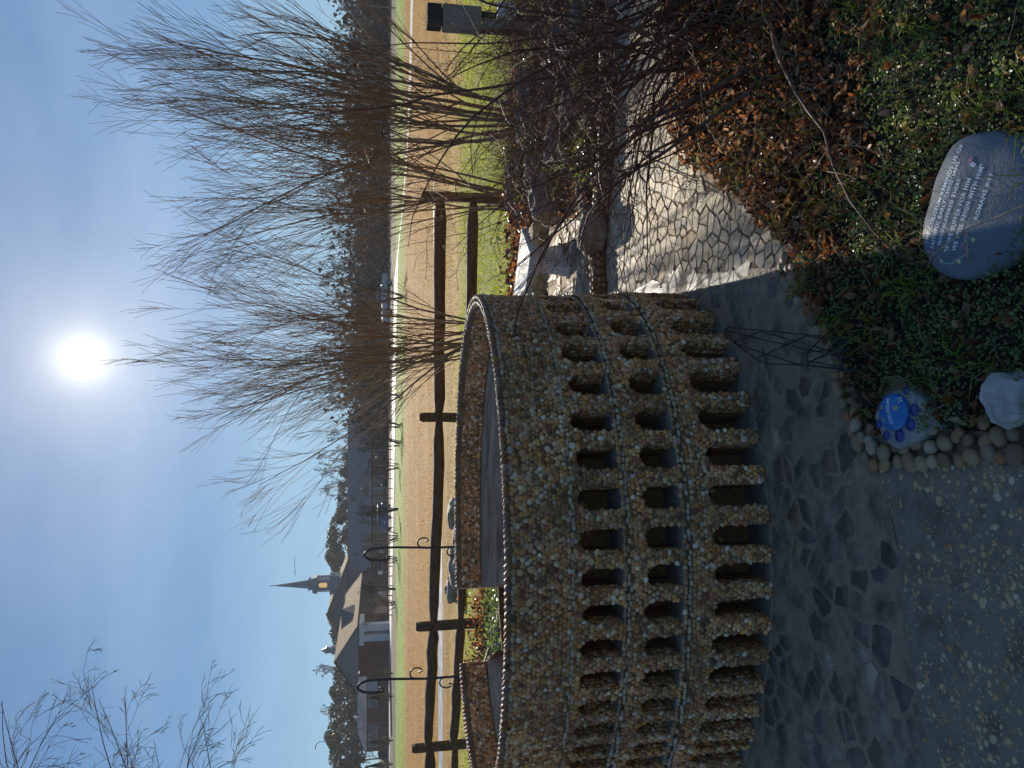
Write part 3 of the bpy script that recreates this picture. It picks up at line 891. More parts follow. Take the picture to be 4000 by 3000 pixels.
def path_test(x, y): return not in_bed(x, y) and not in_apron(x, y) and ell(x, y) > 1.0 and y < curb_y(x) - .02 and x > .2
pave(pts, path_test, path, 'paving_stone', M_PAVE, .0050, .0055, .02, -.006, 300, 31)
pts = jitter_points(-2.0, 1.0, 1.75, 3.9, .10, rv, .75)
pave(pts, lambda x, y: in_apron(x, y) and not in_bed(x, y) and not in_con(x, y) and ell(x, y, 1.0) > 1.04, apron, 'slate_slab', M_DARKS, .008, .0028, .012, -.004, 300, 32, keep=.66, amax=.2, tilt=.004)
# upper paved shelf beyond the curb, where the bench stands
shelf = MB(); sh_poly = [(p.x, p.y + .02) for p in curb_l] + [(4.0, 6.4), (.2, 6.6)]
shelf.prism([(x, y, 0) for x, y in sh_poly], (0, 0, -.02), (0, 0, .012))
shelf = shelf.build('bench_terrace', M_PMORT, kind='structure')
pts = jitter_points(.3, 3.2, 4.7, 6.3, .12, rv, .8)
pave(pts, lambda x, y: inside(sh_poly, x, y) and y > curb_y(x) + .12, shelf, 'paving_stone', M_PAVE, .014, .008, .02, .012, 160, 33, keep=.55, amax=.03)

def rot_mats_(n, rr):
    a = rr.uniform(0, 6.28, n); c, s, z, o = np.cos(a), np.sin(a), np.zeros(n), np.ones(n)
    return np.stack([np.stack([c * 1.3, s * 1.3, z], -1), np.stack([-s, c, z], -1), np.stack([z, z, o * .6], -1)], 1)
def pieces(name, mt, parent, items, key):
    """items: (pos, a, b, c, rotz); parts sharing mesh data"""
    rr = np.random.default_rng(len(items))
    for (p, a, b, c, rz) in items:
        o = bpy.data.objects.new(name, PIECE[(mt.name, int(rr.integers(0, 7)))]); link(o); o.parent = parent
        mm = Matrix.Translation(p) @ Matrix.Rotation(rz, 4, 'Z') @ Matrix.Rotation(rr.normal(0, .15), 4, 'X') @ Matrix.Diagonal((a, b, c, 1)); o.matrix_local = mm
# loose pebbles pressed into the concrete
it = []; tries = 0
while len(it) < 300 and tries < 9000:
    tries += 1
    X, Y = rv.uniform(0, 1230), rv.uniform(3430, 4000)
    if noise.noise(Vector((X * .004, Y * .004, 3))) < rv.uniform(-.45, .25): continue
    p = at(X, Y)
    if not in_con(p.x, p.y) or not in_con(p.x + .02, p.y + .02): continue
    r = rv.uniform(.0035, .008) * (1.35 if rv.random() < .15 else 1)
    it.append((Vector((p.x, p.y, .0055)), r * rv.uniform(1, 1.4), r, r * .5, rv.uniform(0, 3.1)))
pieces('pebble', M_CPEB, conc, it, 1)
sm = []
while len(sm) < 1500:
    p = at(rv.uniform(0, 1230), rv.uniform(3430, 4100))
    if in_con(p.x, p.y) and noise.noise(Vector((p.x * 5, p.y * 5, 3))) > rv.uniform(-.5, .3): sm.append((p.x, p.y, .0052))
sm = np.array(sm); k_ = rv.uniform(.0012, .0042, len(sm))
put('small_pebbles', scatter('small_pebbles', *half(*ICO1, -.4), rot_mats_(len(sm), rv) * k_[:, None, None], sm, rv.random(len(sm)), True), M_CPEB, conc, kind='stuff')
# cobble edging round the planting bed (two ragged courses)
edg = empty('cobble_edging', (0, 0, 0), 'double row of tan cobbles edging the planting bed beside the dark slate', 'edging')
it = []
def along(pts, step):
    res = []; carry = 0
    for a, b in zip(pts[:-1], pts[1:]):
        L = (b - a).length; t = carry
        while t < L: res.append((a.lerp(b, t / L), (b - a).normalized())); t += step * rv.uniform(.75, 1.25)
        carry = t - L
    return res
line = [at(1945, 3060), at(1870, 3125)] + bed_left[:8]
for lane, (sh, st) in enumerate(((-.022, .045), (.022, .048), (.058, .08))):
    for p, d in along(line, st):
        n = Vector((-d.y, d.x, 0)) 
        r = rv.uniform(.015, .027) * (1 if lane < 2 else .85)
        q = p + n * (sh + rv.normal(0, .006)) ; q.z = .008 + rv.uniform(0, .012)
        if lane == 2 and rv.random() < .45: continue
        it.append((q, r * rv.uniform(1, 1.35), r, r * .75, rv.uniform(0, 3.1)))
pieces('edging_stone', M_EDGE, edg, it, 1)
# low pebble topped kerb in front of the bench terrace
krb = empty('pebble_kerb', (0, 0, 0), 'low kerb topped with round pebbles between the pale paving and the bench', 'kerb')
g = MB()
for a, b in zip(curb_l[:-1], curb_l[1:]):
    g.prism([(a.x, a.y - .045, 0), (b.x, b.y - .045, 0), (b.x, b.y + .045, 0), (a.x, a.y + .045, 0)], (0, 0, -.02), (0, 0, .075))
g.build('kerb_core', M_MORTAR, krb)
it = []
for sh, z in ((-.03, .078), (.0, .085), (.03, .078), (-.046, .05), (-.046, .022)):
    for p, d in along(curb_l, .05):
        it.append((Vector((p.x, p.y + sh, z)), rv.uniform(.018, .026), rv.uniform(.015, .02), .017, rv.uniform(0, 3)))
pieces('kerb_stone', M_EDGE, krb, it[:300], 1)

# ------------------------------------------------------------------ planting bed
_pad, _qz, _ls = at(1385, 3530), at(1445, 3935), at(2210, 3850)
def bed_h(x, y):
    dip = math.exp(-((x - _pad.x) ** 2 + (y - _pad.y) ** 2) / .014) + math.exp(-((x - _qz.x) ** 2 + (y - _qz.y) ** 2) / .008)
    e = 0.05 - .05 * min(1, dip) + .035 * noise.noise(Vector((x * 2.2, y * 2.2, 0))) + .018 * noise.noise(Vector((x * 9, y * 9, 4)))
    return e
nx, ny = 90, 80
X0, X1, Y0, Y1 = -.25, 3.0, .9, 3.9
V, F, idx = [], [], {}
for j in range(ny + 1):
    for i in range(nx + 1):
        x, y = X0 + (X1 - X0) * i / nx, Y0 + (Y1 - Y0) * j / ny
        inb = in_bed(x, y)
        inb = inb and in_bed(x - .05, y) and in_bed(x, y + .05)
        idx[(i, j)] = len(V); V.append((x, y, bed_h(x, y) - .02 if inb else -.05))
for j in range(ny):
    for i in range(nx):
        q = [idx[(i, j)], idx[(i + 1, j)], idx[(i + 1, j + 1)], idx[(i, j + 1)]]
        if any(V[k][2] > -.04 for k in q): F.append(q)
put('planting_bed_soil', mesh('planting_bed_soil', V, F, True), M_SOIL, kind='structure')

def leaf_proto(curl=.5, wide=.42):
    V = np.array([[-.5, 0, .0], [-.15, wide * .5, curl * .22], [.25, wide * .36, curl * .3], [.5, 0, curl * .25], [.2, -wide * .36, curl * .3], [-.15, -wide * .5, curl * .22], [.0, 0, .0]])
    F = np.array([[0, 6, 1], [1, 6, 2], [2, 6, 3], [3, 6, 4], [4, 6, 5], [5, 6, 0]])
    return V, F
def rot_mats(n, rr, tilt):
    az = rr.uniform(0, 2 * math.pi, n); tx = rr.normal(0, tilt, n); ty = rr.normal(0, tilt, n)
    ca, sa = np.cos(az), np.sin(az)
    Z = np.zeros(n); O = np.ones(n)
    Rz = np.stack([np.stack([ca, sa, Z], -1), np.stack([-sa, ca, Z], -1), np.stack([Z, Z, O], -1)], 1)
    c, s = np.cos(tx), np.sin(tx)
    Rx = np.stack([np.stack([O, Z, Z], -1), np.stack([Z, c, s], -1), np.stack([Z, -s, c], -1)], 1)
    c, s = np.cos(ty), np.sin(ty)
    Ry = np.stack([np.stack([c, Z, -s], -1), np.stack([Z, O, Z], -1), np.stack([s, Z, c], -1)], 1)
    return Rx @ Ry @ Rz
def scatter_pts(n, rr, box, test, dens=None):
    res = []
    while len(res) < n:
        x = rr.uniform(box[0], box[1]); y = rr.uniform(box[2], box[3])
        if test(x, y) and (dens is None or rr.random() < dens(x, y)): res.append((x, y))
    return np.array(res)
def cover_w(x, y):
    """where the creeping ground cover grows rather than leaf litter lies"""
    X, Y = proj(x, y, 0)
    nn = noise.noise(Vector((x * 4, y * 4, 9)))
    w = 0
    if Y > 3450: w = .92
    if X < 1990 + 0.15 * (Y - 3100): w = max(w, .72)
    if X > 2000 and Y > 3250: w = max(w, (Y - 3250) / 350 + nn)
    return min(1, max(0.06, w + nn * .35))
rr = np.random.default_rng(41)
_pad, _qz, _ls = at(1385, 3530), at(1445, 3935), at(2210, 3850)
def clear(x, y, e=.055):
    if not (in_bed(x, y) and in_bed(x - e, y) and in_bed(x, y + e) and in_bed(x - e * .7, y + e * .7)): return False
    return math.hypot(x - _pad.x, (y - _pad.y) * 1.1) > .088 and math.hypot(x - _qz.x, y - _qz.y) > .06 and ((x - _ls.x) / .17) ** 2 + ((y - _ls.y) / .15) ** 2 > 1
box = (-.2, 2.8, 1.0, 3.7)
for cu, wd, n, nm in ((.9, .55, 6500, 'leaf_litter'), (1.7, .35, 5200, 'curled_leaf_litter')):
    pts = scatter_pts(n, rr, box, clear, lambda x, y: max(.10, 1.05 - cover_w(x, y)) * min(1, 3 / y ** 1.3))
    PV, PF = leaf_proto(cu, wd)
    sc = rr.uniform(.018, .044, n)
    M = rot_mats(n, rr, .65) * sc[:, None, None]
    z = np.array([bed_h(x, y) for x, y in pts]) - .012 + rr.uniform(0, .032, n)
    put(nm, scatter(nm, PV, PF, M, np.c_[pts, z], rr.random(n), True), M_LITTER, kind='stuff')
# twiggy debris and dead stalks in the litter
T = Tubes()
pts = scatter_pts(1500, rr, box, in_bed, lambda x, y: min(1, 1.2 - cover_w(x, y)))
for x, y in pts:
    a = rr.uniform(0, 6.28); L = rr.uniform(.03, .13); el = rr.uniform(0, 1.1); z = bed_h(x, y)
    d = np.array([math.cos(a) * math.cos(el), math.sin(a) * math.cos(el), math.sin(el)])
    p0 = np.array([x, y, z]); b = rr.normal(0, .012, 3)
    T.add([p0, p0 + d * L * .5 + b, p0 + d * L], [.0012, .001, .0006])
put('dead_stalks', T.mesh('dead_stalks'), M_CANE, kind='stuff')
# creeping ground cover
n = 44000
pts = scatter_pts(n, rr, (-.2, 2.4, 1.0, 3.2), clear, lambda x, y: cover_w(x, y) ** 1.6 * min(1, 2.2 / y ** 1.5))
PV, PF = leaf_proto(.5, .75)
M = rot_mats(n, rr, .7) * (rr.uniform(.006, .0135, n))[:, None, None]
cl = np.array([noise.noise(Vector((x * 13, y * 13, 2))) for x, y in pts])
z = np.array([bed_h(x, y) for x, y in pts]) + rr.uniform(-.008, .020, n) + cl * .022
put('creeping_ground_cover', scatter('creeping_ground_cover', PV, PF, M, np.c_[pts, z], rr.random(n), True), M_COVER, kind='stuff')
# sprigs of longer green blades here and there
T = Tubes()
for _ in range(260):
    x, y = scatter_pts(1, rr, (-.1, 2.2, 1.1, 3.2), clear)[0]
    for k in range(5):
        a = rr.uniform(0, 6.28); L = rr.uniform(.04, .11); p0 = np.array([x, y, bed_h(x, y)])
        T.add([p0, p0 + np.array([math.cos(a) * L * .4, math.sin(a) * L * .4, L * .6]), p0 + np.array([math.cos(a) * L, math.sin(a) * L, L * .55])], [.0016, .0014, .0004])
put('green_sprigs', T.mesh('green_sprigs'), M_GRASS, kind='stuff')

# ------------------------------------------------------------------ lettered stone
def lettered_stone():
    outl = [(2045, 3572), (2210, 3600), (2366, 3647), (2454, 3694), (2484, 3790), (2480, 3900), (2440, 4040), (2330, 4130), (2190, 4100), (2050, 4000), (1955, 3860), (1918, 3720), (1950, 3615)]
    tilt = R(11); N = Vector((0, -math.sin(tilt), math.cos(tilt))); V_ = Vector((0, math.cos(tilt), math.sin(tilt))); Ux = Vector((1, 0, 0))
    C0 = at(2210, 3820, .10)
    def hit(X, Y, lift=0.0):
        d = ray(X, Y); o = Vector((0, 0, CAM_H)); c = C0 + N * lift
        return o + d * ((c - o).dot(N) / d.dot(N))
    loc = [hit(x, y) - C0 for x, y in outl]
    uv = [(p.dot(Ux), p.dot(V_)) for p in loc]
    ang = np.array([math.atan2(v, u) for u, v in uv]); rad = np.array([math.hypot(u, v) for u, v in uv])
    o2 = np.argsort(ang); ang, rad = ang[o2], rad[o2]
    # smooth the radius round the outline
    A = np.linspace(-math.pi, math.pi, 97)[:-1]
    Rr = np.interp(A, np.r_[ang - 2 * math.pi, ang, ang + 2 * math.pi], np.tile(rad, 3))
    for _ in range(3): Rr = (np.roll(Rr, 1) + 2 * Rr + np.roll(Rr, -1)) / 4
    base = Vector((C0.x, C0.y, 0.0))
    rings = [(t, 1) for t in np.linspace(.06, 1, 22)] + [(t, -1) for t in (.96, .85, .6)]
    verts = [tuple(C0 - base)]; F = []
    for (t, sgn) in rings:
        for a, r in zip(A, Rr):
            hgt = .045 * ((1 - t ** 3.2) ** .5) - .045 if sgn > 0 else -.045 - .05 * (1 - t ** 2) ** .5 - .02
            k = 1 + (.0 if sgn > 0 else 0)
            q = C0 + (Ux * math.cos(a) + V_ * math.sin(a)) * (r * t * 1.03) + N * (hgt)
            q += N * .003 * noise.noise(q * 11)
            verts.append(tuple(q - base))
    n = len(A)
    for i in range(n): F.append([0, 1 + i, 1 + (i + 1) % n])
    for k in range(len(rings) - 1):
        for i in range(n):
            a = 1 + k * n; F.append([a + i, a + n + i, a + n + (i + 1) % n, a + (i + 1) % n])
    root = empty('lettered_stone', base, 'large blue grey stone hand painted with white verse and flowers lying in the ground cover', 'painted stone')
    me = mesh('boulder', verts, F, True); put('boulder', me, M_ROCKP, root)
    bvh = BVHTree.FromPolygons([Vector(v) for v in verts], F)
    def drape(P, lift=.0012):
        r = bvh.ray_cast(P - base + N * .2, -N)
        q = r[0] if r[0] is not None else P - base
        return q + N * lift
    def write(txt, s, e, spread=1.0):
        p0, p1 = hit(*s), hit(*e); u = (p1 - p0); W = u.length; u.normalize(); v = N.cross(u)
        cu = bpy.data.curves.new('t', 'FONT'); cu.body = txt; cu.size = 1.0; cu.offset = 0.026; cu.space_character = 1.14; cu.resolution_u = 3
        to = bpy.data.objects.new('t', cu); link(to)
        bpy.context.view_layer.update()
        tm = bpy.data.meshes.new_from_object(to.evaluated_get(bpy.context.evaluated_depsgraph_get()))
        bpy.data.objects.remove(to)
        xs_ = [v_.co.x for v_ in tm.vertices]; w = max(xs_) - min(xs_); k = W / w
        for v_ in tm.vertices:
            P = p0 + u * ((v_.co.x - min(xs_)) * k) + v * (v_.co.y * k * spread * 1.18)
            wob = .0009 * noise.noise(Vector((v_.co.x * 1.2, v_.co.y, 5)))
            v_.co = drape(P + v * wob)
        tm.name = 'lettering'; tm.materials.clear()
        put('lettering', tm, M_LETTER, root)
    write('THE COLISEUM REMINDS US OF', (2047, 3611), (2437, 3750))
    write('FAITHFUL EARLY CHRISTIANS', (2030, 3636), (2368, 3746))
    write('WHO SUFFERED THERE', (2040, 3667), (2300, 3755), .9)
    write('"IF WE SUFFER FOR HIM', (2012, 3695), (2302, 3796), .95)
    write('WE WILL REIGN WITH HIM"', (2018, 3728), (2358, 3845))
    write('ROMANS 8:17', (2140, 3819), (2323, 3881), .85)
    def flower(X, Y, r, mt, cmt):
        c = hit(X, Y); g = MB()
        for k in range(5):
            a = k * 2 * math.pi / 5; pc = c + (Ux * math.cos(a) + V_ * math.sin(a)) * r * .62
            g.face(*[drape(pc + (Ux * math.cos(b) + V_ * math.sin(b)) * r * .42, .0012) for b in np.linspace(0, 2 * math.pi, 9)[:-1]])
        fo = g.build('painted_flower', mt, root)
        g = MB(); g.face(*[drape(c + (Ux * math.cos(b) + V_ * math.sin(b)) * r * .28, .0018) for b in np.linspace(0, 2 * math.pi, 9)[:-1]])
        g.build('flower_centre', cmt, fo)
    for X, Y, r, mm in ((2373, 3788, .0085, M_PINK), (2240 - 0, 3930, .004, M_PINK), (2063, 3802, .006, M_YEL), (1980, 3734, .006, M_YEL), (2042, 3757, .006, M_PINK), (2005, 3768, .006, M_PINK),
                        (2084, 3775, .006, M_PINK), (2080, 3590, .005, M_PINK), (2038, 3576, .005, M_PINK), (2017, 3614, .005, M_PINK), (1982, 3662, .005, M_YEL), (1985, 3632, .005, M_PINK)):
        if Y < 3900: flower(X, Y, r, mm, M_YEL if mm is M_PINK else M_LETTER)
    def vine(px, w=.0011, mt=M_LEAFP):
        g = MB(); P = [hit(*p) for p in px]
        fine = [P[i].lerp(P[i + 1], t) for i in range(len(P) - 1) for t in (0, .34, .67)] + [P[-1]]
        for a, b in zip(fine[:-1], fine[1:]):
            d = (b - a).normalized(); s_ = N.cross(d) * w
            g.face(drape(a - s_), drape(b - s_), drape(b + s_), drape(a + s_))
        g.build('painted_vine', mt, root)
    vine([(2080, 3582), (2060, 3578), (2030, 3582), (2020, 3600), (2018, 3622), (2012, 3640)])
    vine([(2003, 3650), (1975, 3672), (1970, 3700), (1985, 3728), (1998, 3752), (2010, 3775), (2045, 3760), (2075, 3775), (2065, 3798)])
    vine([(2366, 3802), (2358, 3790), (2350, 3800), (2362, 3808)], .0022, M_LETTER)
    return root
lettered_stone()

def blue_sign():
    """oval enamelled stone on a pale cement pad set with blue glass drops"""
    sx = lambda zx, zy: (3000 - 1480 - zy / 3.403, 3350 + zx / 3.403)
    c = at(*sx(490, 440), z=.05)
    root = empty('coliseum_marker', (c.x, c.y, 0), 'small blue oval stone lettered COLISEUM on a pale cement pad with blue glass drops', 'marker')
    loc = lambda zx, zy, z: at(*sx(zx, zy), z=z) - Vector((c.x, c.y, 0))
    outl = [(220, 500), (300, 690), (340, 790), (420, 870), (520, 930), (600, 900), (700, 860), (800, 800), (880, 720), (1000, 660), (1030, 560), (960, 420), (920, 300), (830, 240), (760, 190), (680, 150), (560, 140), (450, 180), (300, 330)]
    g = MB(); g.prism([loc(x, y, .045) for x, y in outl][::-1], (0, 0, -.06), (0, 0, 0)); g.build('cement_pad', M_PAD, root, bevel=.004)
    e1 = loc(490, 190, .05); e2 = loc(490, 690, .05); w1 = loc(305, 440, .05); w2 = loc(680, 440, .05)
    cen = (e1 + e2) / 2; ax = (e1 - e2) / 2; ay = (w1 - w2) / 2
    V, F = ICO4; M = np.array([ax, ay, (0, 0, .026)]); VV = V @ M + np.array(cen)
    put('oval_stone', mesh('oval_stone', VV, F, True), M_BLUE, root)
    bvh = BVHTree.FromPolygons([Vector(v) for v in VV], [list(map(int, f)) for f in F])
    dr = lambda p, l=.001: ((bvh.ray_cast(Vector((p.x, p.y, 1)), Vector((0, 0, -1)))[0] or p) + Vector((0, 0, l)))
    def write(txt, s, e, k2=1.0):
        # pixel ends are on the domed top
        p0, p1 = loc(*s, .07), loc(*e, .07); u = p1 - p0; u.z = 0; W = u.length; u.normalize(); v = Vector((-u.y, u.x, 0))
        cu = bpy.data.curves.new('t', 'FONT'); cu.body = txt; cu.offset = .022; cu.space_character = 1.14; cu.resolution_u = 3
        to = bpy.data.objects.new('t', cu); link(to); bpy.context.view_layer.update()
        tm = bpy.data.meshes.new_from_object(to.evaluated_get(bpy.context.evaluated_depsgraph_get())); bpy.data.objects.remove(to)
        xs_ = [q.co.x for q in tm.vertices]; k = W / (max(xs_) - min(xs_))
        for q in tm.vertices: q.co = dr(p0 + u * ((q.co.x - min(xs_)) * k) + v * (q.co.y * k * k2))
        tm.name = 'lettering'; tm.materials.clear(); put('lettering', tm, M_LETTER, root)
    write('COLISEUM', (475, 590), (420, 260), 1.15); write('20', (550, 300), (520, 235), .8)
    for zx, zy in ((335, 380), (510, 385), (352, 545)):
        p = loc(zx, zy, .07); g = MB()
        for k in range(5):
            a = k * 2 * math.pi / 5; pc = p + Vector((math.cos(a), math.sin(a), 0)) * .0048
            g.face(*[dr(pc + Vector((math.cos(b), math.sin(b), 0)) * .003) for b in np.linspace(0, 2 * math.pi, 8)[:-1]])
        g.build('painted_flower', M_YEL, root)
    for k, (zx, zy, r) in enumerate(((650, 155, .0125), (740, 265, .0175), (760, 415, .0185), (712, 612, .0185), (565, 760, .019), (390, 755, .015), (285, 600, .014))):
        p = loc(zx, zy, .045); V2, F2 = half(ICO3[0], ICO3[1], -.1)
        me = mesh('glass_drop', V2 * np.array([r, r, r * .5]), F2, True); put('glass_drop', me, M_PAD if k == 1 else M_GEM, root, p)
blue_sign()
p = at(1445, 3935, .05)
tag(put('quartz_rock', rock_mesh('quartz_rock', (.062, .055, .045), 12, .2, 1.6, ICO4), M_WHITEB, None, (p.x, p.y, .045)), 'fist sized white quartz rock at the bottom of the planting bed', 'rock')

# wire plant support lying across the slate, and a bent cane over the lettered stone
def wires():
    w = lambda zx, zy, z: at(2100 - zy / 2.074, 2700 + zx / 2.074, z)
    hz = lambda zx: .006 + .13 * min(1, max(0, (zx - 275) / 1000)) ** 1.3
    root = empty('wire_trellis', w(275, 810, 0), 'tapering black wire plant support lying from the amphitheatre foot to the bed', 'plant support')
    runs = [[(270, 806), (300, 785), (600, 812), (1270, 880)], [(272, 806), (560, 880), (1290, 1040)], [(275, 812), (350, 905), (520, 1040), (610, 1083), (940, 1090), (1340, 1135)],
            [(345, 908), (560, 820)], [(560, 820), (1000, 940), (1290, 1040)], [(350, 915), (850, 1080), (1300, 1140)], [(520, 1040), (930, 855), (1200, 900)],
            [(935, 1085), (1250, 905)], [(1000, 1040), (1290, 960)], [(935, 1055), (940, 990), (1110, 820), (1160, 960), (1225, 1112)], [(940, 990), (1240, 955)], [(935, 1055), (1240, 1110)]]
    for r_ in runs:
        g = MB(); g.tube([w(x, y, hz(x)) - root.location for x, y in r_], .0021, 5); g.build('wire', M_WIRE, root, smooth=True)
    z2 = lambda zx, zy, z: at(2520 - zy / 2.592, 3520 + zx / 2.592, z)
    root = empty('bent_cane', z2(310, 1345, .03), 'bent tan cane leaning over the corner of the lettered stone', 'cane')
    for run in ([(265, 1480, .06), (310, 1345, .14), (650, 1085, .17), (1000, 940, .2), (1500, 720, .24)], [(640, 1100, .165), (668, 1250, .13), (700, 1560, .05)]):
        g = MB(); g.tube([z2(*q) - root.location for q in run], [.0022] * len(run), 6); g.build('cane_piece', M_CANE, root, smooth=True)
wires()

# ------------------------------------------------------------------ bench
def bench():
    zt = .35
    c = [at(2011, 2072, zt), at(2112, 2036, zt)]   # near end of the slab: left and right corners
    near_l, near_r = c
    wv = (near_r - near_l); wd = wv.length; wv.normalize()
    lv = Vector((-wv.y, wv.x, 0))
    if lv.y < 0: lv = -lv
    L = 1.05
    root = empty('garden_bench', (near_l.x, near_l.y, 0), 'small white cement bench with scrolled legs on the terrace beside the amphitheatre', 'bench')
    o = Vector((near_l.x, near_l.y, 0)); q = lambda a, b, z: near_l + wv * a + lv * b + Vector((0, 0, z - zt)) - o
    g = MB()
    # slab with a stepped and rounded edge
    prof = [(0, 0), (.008, -.006), (.008, -.022), (-.004, -.028), (-.004, -.052), (-.02, -.06)]
    ring = lambda d, z: [q(-d, -d, zt + z), q(wd + d, -d, zt + z), q(wd + d, L + d, zt + z), q(-d, L + d, zt + z)]
    rs = [ring(d - .008, z) for d, z in prof]
    g.face(*rs[0])
    for a, b in zip(rs[:-1], rs[1:]):
        for k in range(4): g.face(b[k], b[(k + 1) % 4], a[(k + 1) % 4], a[k])
    g.face(*rs[-1][::-1])
    g.build('seat_slab', M_BENCH, root)
    # small scallops along the edge
    g = MB()
    for (s0, e0, n) in ((q(0, -.012, 0), q(wd, -.012, 0), 8), (q(-.012, 0, 0), q(-.012, L, 0), 20)):
        for k in range(n):
            a = s0.lerp(e0, (k + .15) / n); b = s0.lerp(e0, (k + .85) / n); m_ = (a + b) / 2
            g.tube([a + Vector((0, 0, zt - .033)), m_ + Vector((0, 0, zt - .047)), b + Vector((0, 0, zt - .033))], .004, 5)
    g.build('edge_scallops', M_BENCH, root, smooth=True)
    for b0 in (.13, L - .22):
        # leg: a panel across the bench, waisted, on a foot
        prof = [(.02, zt - .06), (.02, zt - .085), (.055, zt - .10), (.075, zt - .15), (.085, .17), (.06, .10), (.035, .055), (.035, .0)]
        pts = [(a, z) for a, z in prof] + [(wd - a, z) for a, z in prof[::-1]]
        g = MB(); g.prism([q(a, b0, z) for a, z in pts], (0, 0, 0), lv * .085)
        leg = g.build('leg', M_BENCH, root, bevel=.006)
        g = MB()
        for t in (0, 1):  # leafy relief on the outward face
            for k in range(5):
                a0 = wd * .5 + (k - 2) * .035
                g.tube([q(a0, b0 - .001, .09), q(a0 + (k - 2) * .008, b0 - .003, .16), q(a0 + (k - 2) * .016, b0 - .001, .22)], .0035, 4)
        g.build('leg_relief', M_BENCH, leg)
        g = MB(); g.prism([q(.015, b0 - .012, 0), q(wd - .015, b0 - .012, 0), q(wd - .015, b0 + .097, 0), q(.015, b0 + .097, 0)], (0, 0, .0), (0, 0, .035)); g.build('foot', M_BENCH, root, bevel=.006)
bench()

# ------------------------------------------------------------------ boulders
def boulder(X, Y, w, h, mt, label, seed, dep=None, group=None, z0=0.0, name='boulder', rough=.14, power=2.6):
    """w,h in photo pixels; Y is where it meets the ground"""
    p = at(X, Y, z0); depth = p.y * cp + (CAM_H - z0) * sp
    rw, rh = w / FPX * depth / 2, h / FPX * depth
    d = dep if dep else rw * .8
    me = rock_mesh(name, (rw, d, rh * .62), seed, rough * 1.5, 1.3, ICO4, power=power)
    o = put(name, me, mt, None, (p.x, p.y + d * .7, z0 + rh * .40)); o.rotation_euler = (0, 0, random.uniform(-.4, .4))
    return tag(o, label, 'boulder', group)
def back_boulder(X, Yc, w, h, dist, mt, label, seed):
    p = far(X, Yc, dist); depth = dist * cp + (CAM_H - p.z) * sp; rw, rh = w / FPX * depth / 2, h / FPX * depth / 2
    me = rock_mesh('boulder', (rw, rw * .7, rh), seed, .10, 1.0, ICO3, power=3.2)
    return tag(put('boulder', me, mt, None, p), label, 'boulder')
back_boulder(2072, 2110, 130, 84, 6.9, M_BOULD, 'olive boulder right of the bench leg, upper one of the pair', 1)
back_boulder(2105, 2166, 120, 70, 6.8, M_BOULD, 'olive boulder right of the bench leg, lower one of the pair', 2)
back_boulder(1925, 2098, 150, 72, 7.0, M_BOULD, 'olive boulder just under the bench slab, left of the leg', 3)
back_boulder(1935, 2155, 190, 62, 6.8, M_BOULD, 'long olive boulder under the bench, below the other on the left', 4)
back_boulder(1850, 2130, 110, 90, 7.0, M_BOULD, 'olive boulder half hidden behind the amphitheatre edge', 5)
boulder(2235, 2205, 185, 130, M_GREYB, 'big blue grey boulder right of the bench end', 6)
boulder(2270, 2046, 170, 62, M_TANB, 'flat tan boulder at the lawn edge above the big blue grey one', 7)
boulder(2185, 2062, 110, 50, M_TANB, 'small tan boulder between the bench end and the lawn', 8)
boulder(2090, 2362, 150, 88, M_TANB, 'squarish tan boulder sitting on the pebble kerb', 9, z0=.02, power=3.4)
boulder(2205, 2330, 120, 58, M_GREYB, 'small grey boulder behind the kerb near the shrub branches', 10)
rks = [(2340, 2140, 150, 80, M_GREYB, 'grey boulder behind the willow stems'), (2440, 2230, 170, 90, M_GREYB, 'wide grey boulder in the middle of the rockery'),
       (2520, 2095, 160, 70, M_GREYB, 'low dark boulder at the foot of the right hand willow'), (2590, 2290, 190, 80, M_GREYB, 'flat grey boulder low in the rockery behind the kerb'),
       (2680, 2120, 120, 88, M_GREYB, 'upright grey boulder at the lawn edge left of the grey post'), (2760, 2210, 150, 84, M_TANB, 'tan boulder below the grey post'),
       (2850, 2260, 170, 110, M_GREYB, 'dark blue boulder below the grey post, right side'), (2930, 2340, 170, 100, M_GREYB, 'grey boulder at the right end of the kerb'),
       (2420, 2330, 130, 62, M_TANB, 'small brown boulder against the back of the kerb'), (2730, 2330, 140, 70, M_GREYB, 'slaty boulder behind the kerb under the shrub'),
       (2630, 2020, 110, 44, M_GREYB, 'thin grey boulder at the far lawn edge'), (2860, 2150, 90, 60, M_TANB, 'rounded tan boulder touching the grey post foot')]
for k, (X, Y, w, h, mt, lb) in enumerate(rks): boulder(X, Y, w, h, mt, lb, 20 + k)
for k, (X, Y, w, h, lb) in enumerate(((985, 1800, 130, 46, 'brown boulder beyond the rail fence, left of the middle post'), (760, 1806, 140, 50, 'brown boulder beyond the fence near the shepherd hook'),
                                      (690, 1800, 110, 56, 'dark boulder heaped left beyond the fence'), (830, 1802, 90, 40, 'small brown boulder just right of the shepherd hook beyond the fence'),
                                      (905, 1806, 110, 34, 'flat brown boulder beyond the fence between two others'))):
    boulder(X, Y, w, h, M_TANB, lb, 50 + k)
boulder(60, 1890, 60, 44, M_GREYB, 'small grey stone on the left rim end by the fence post', 60)
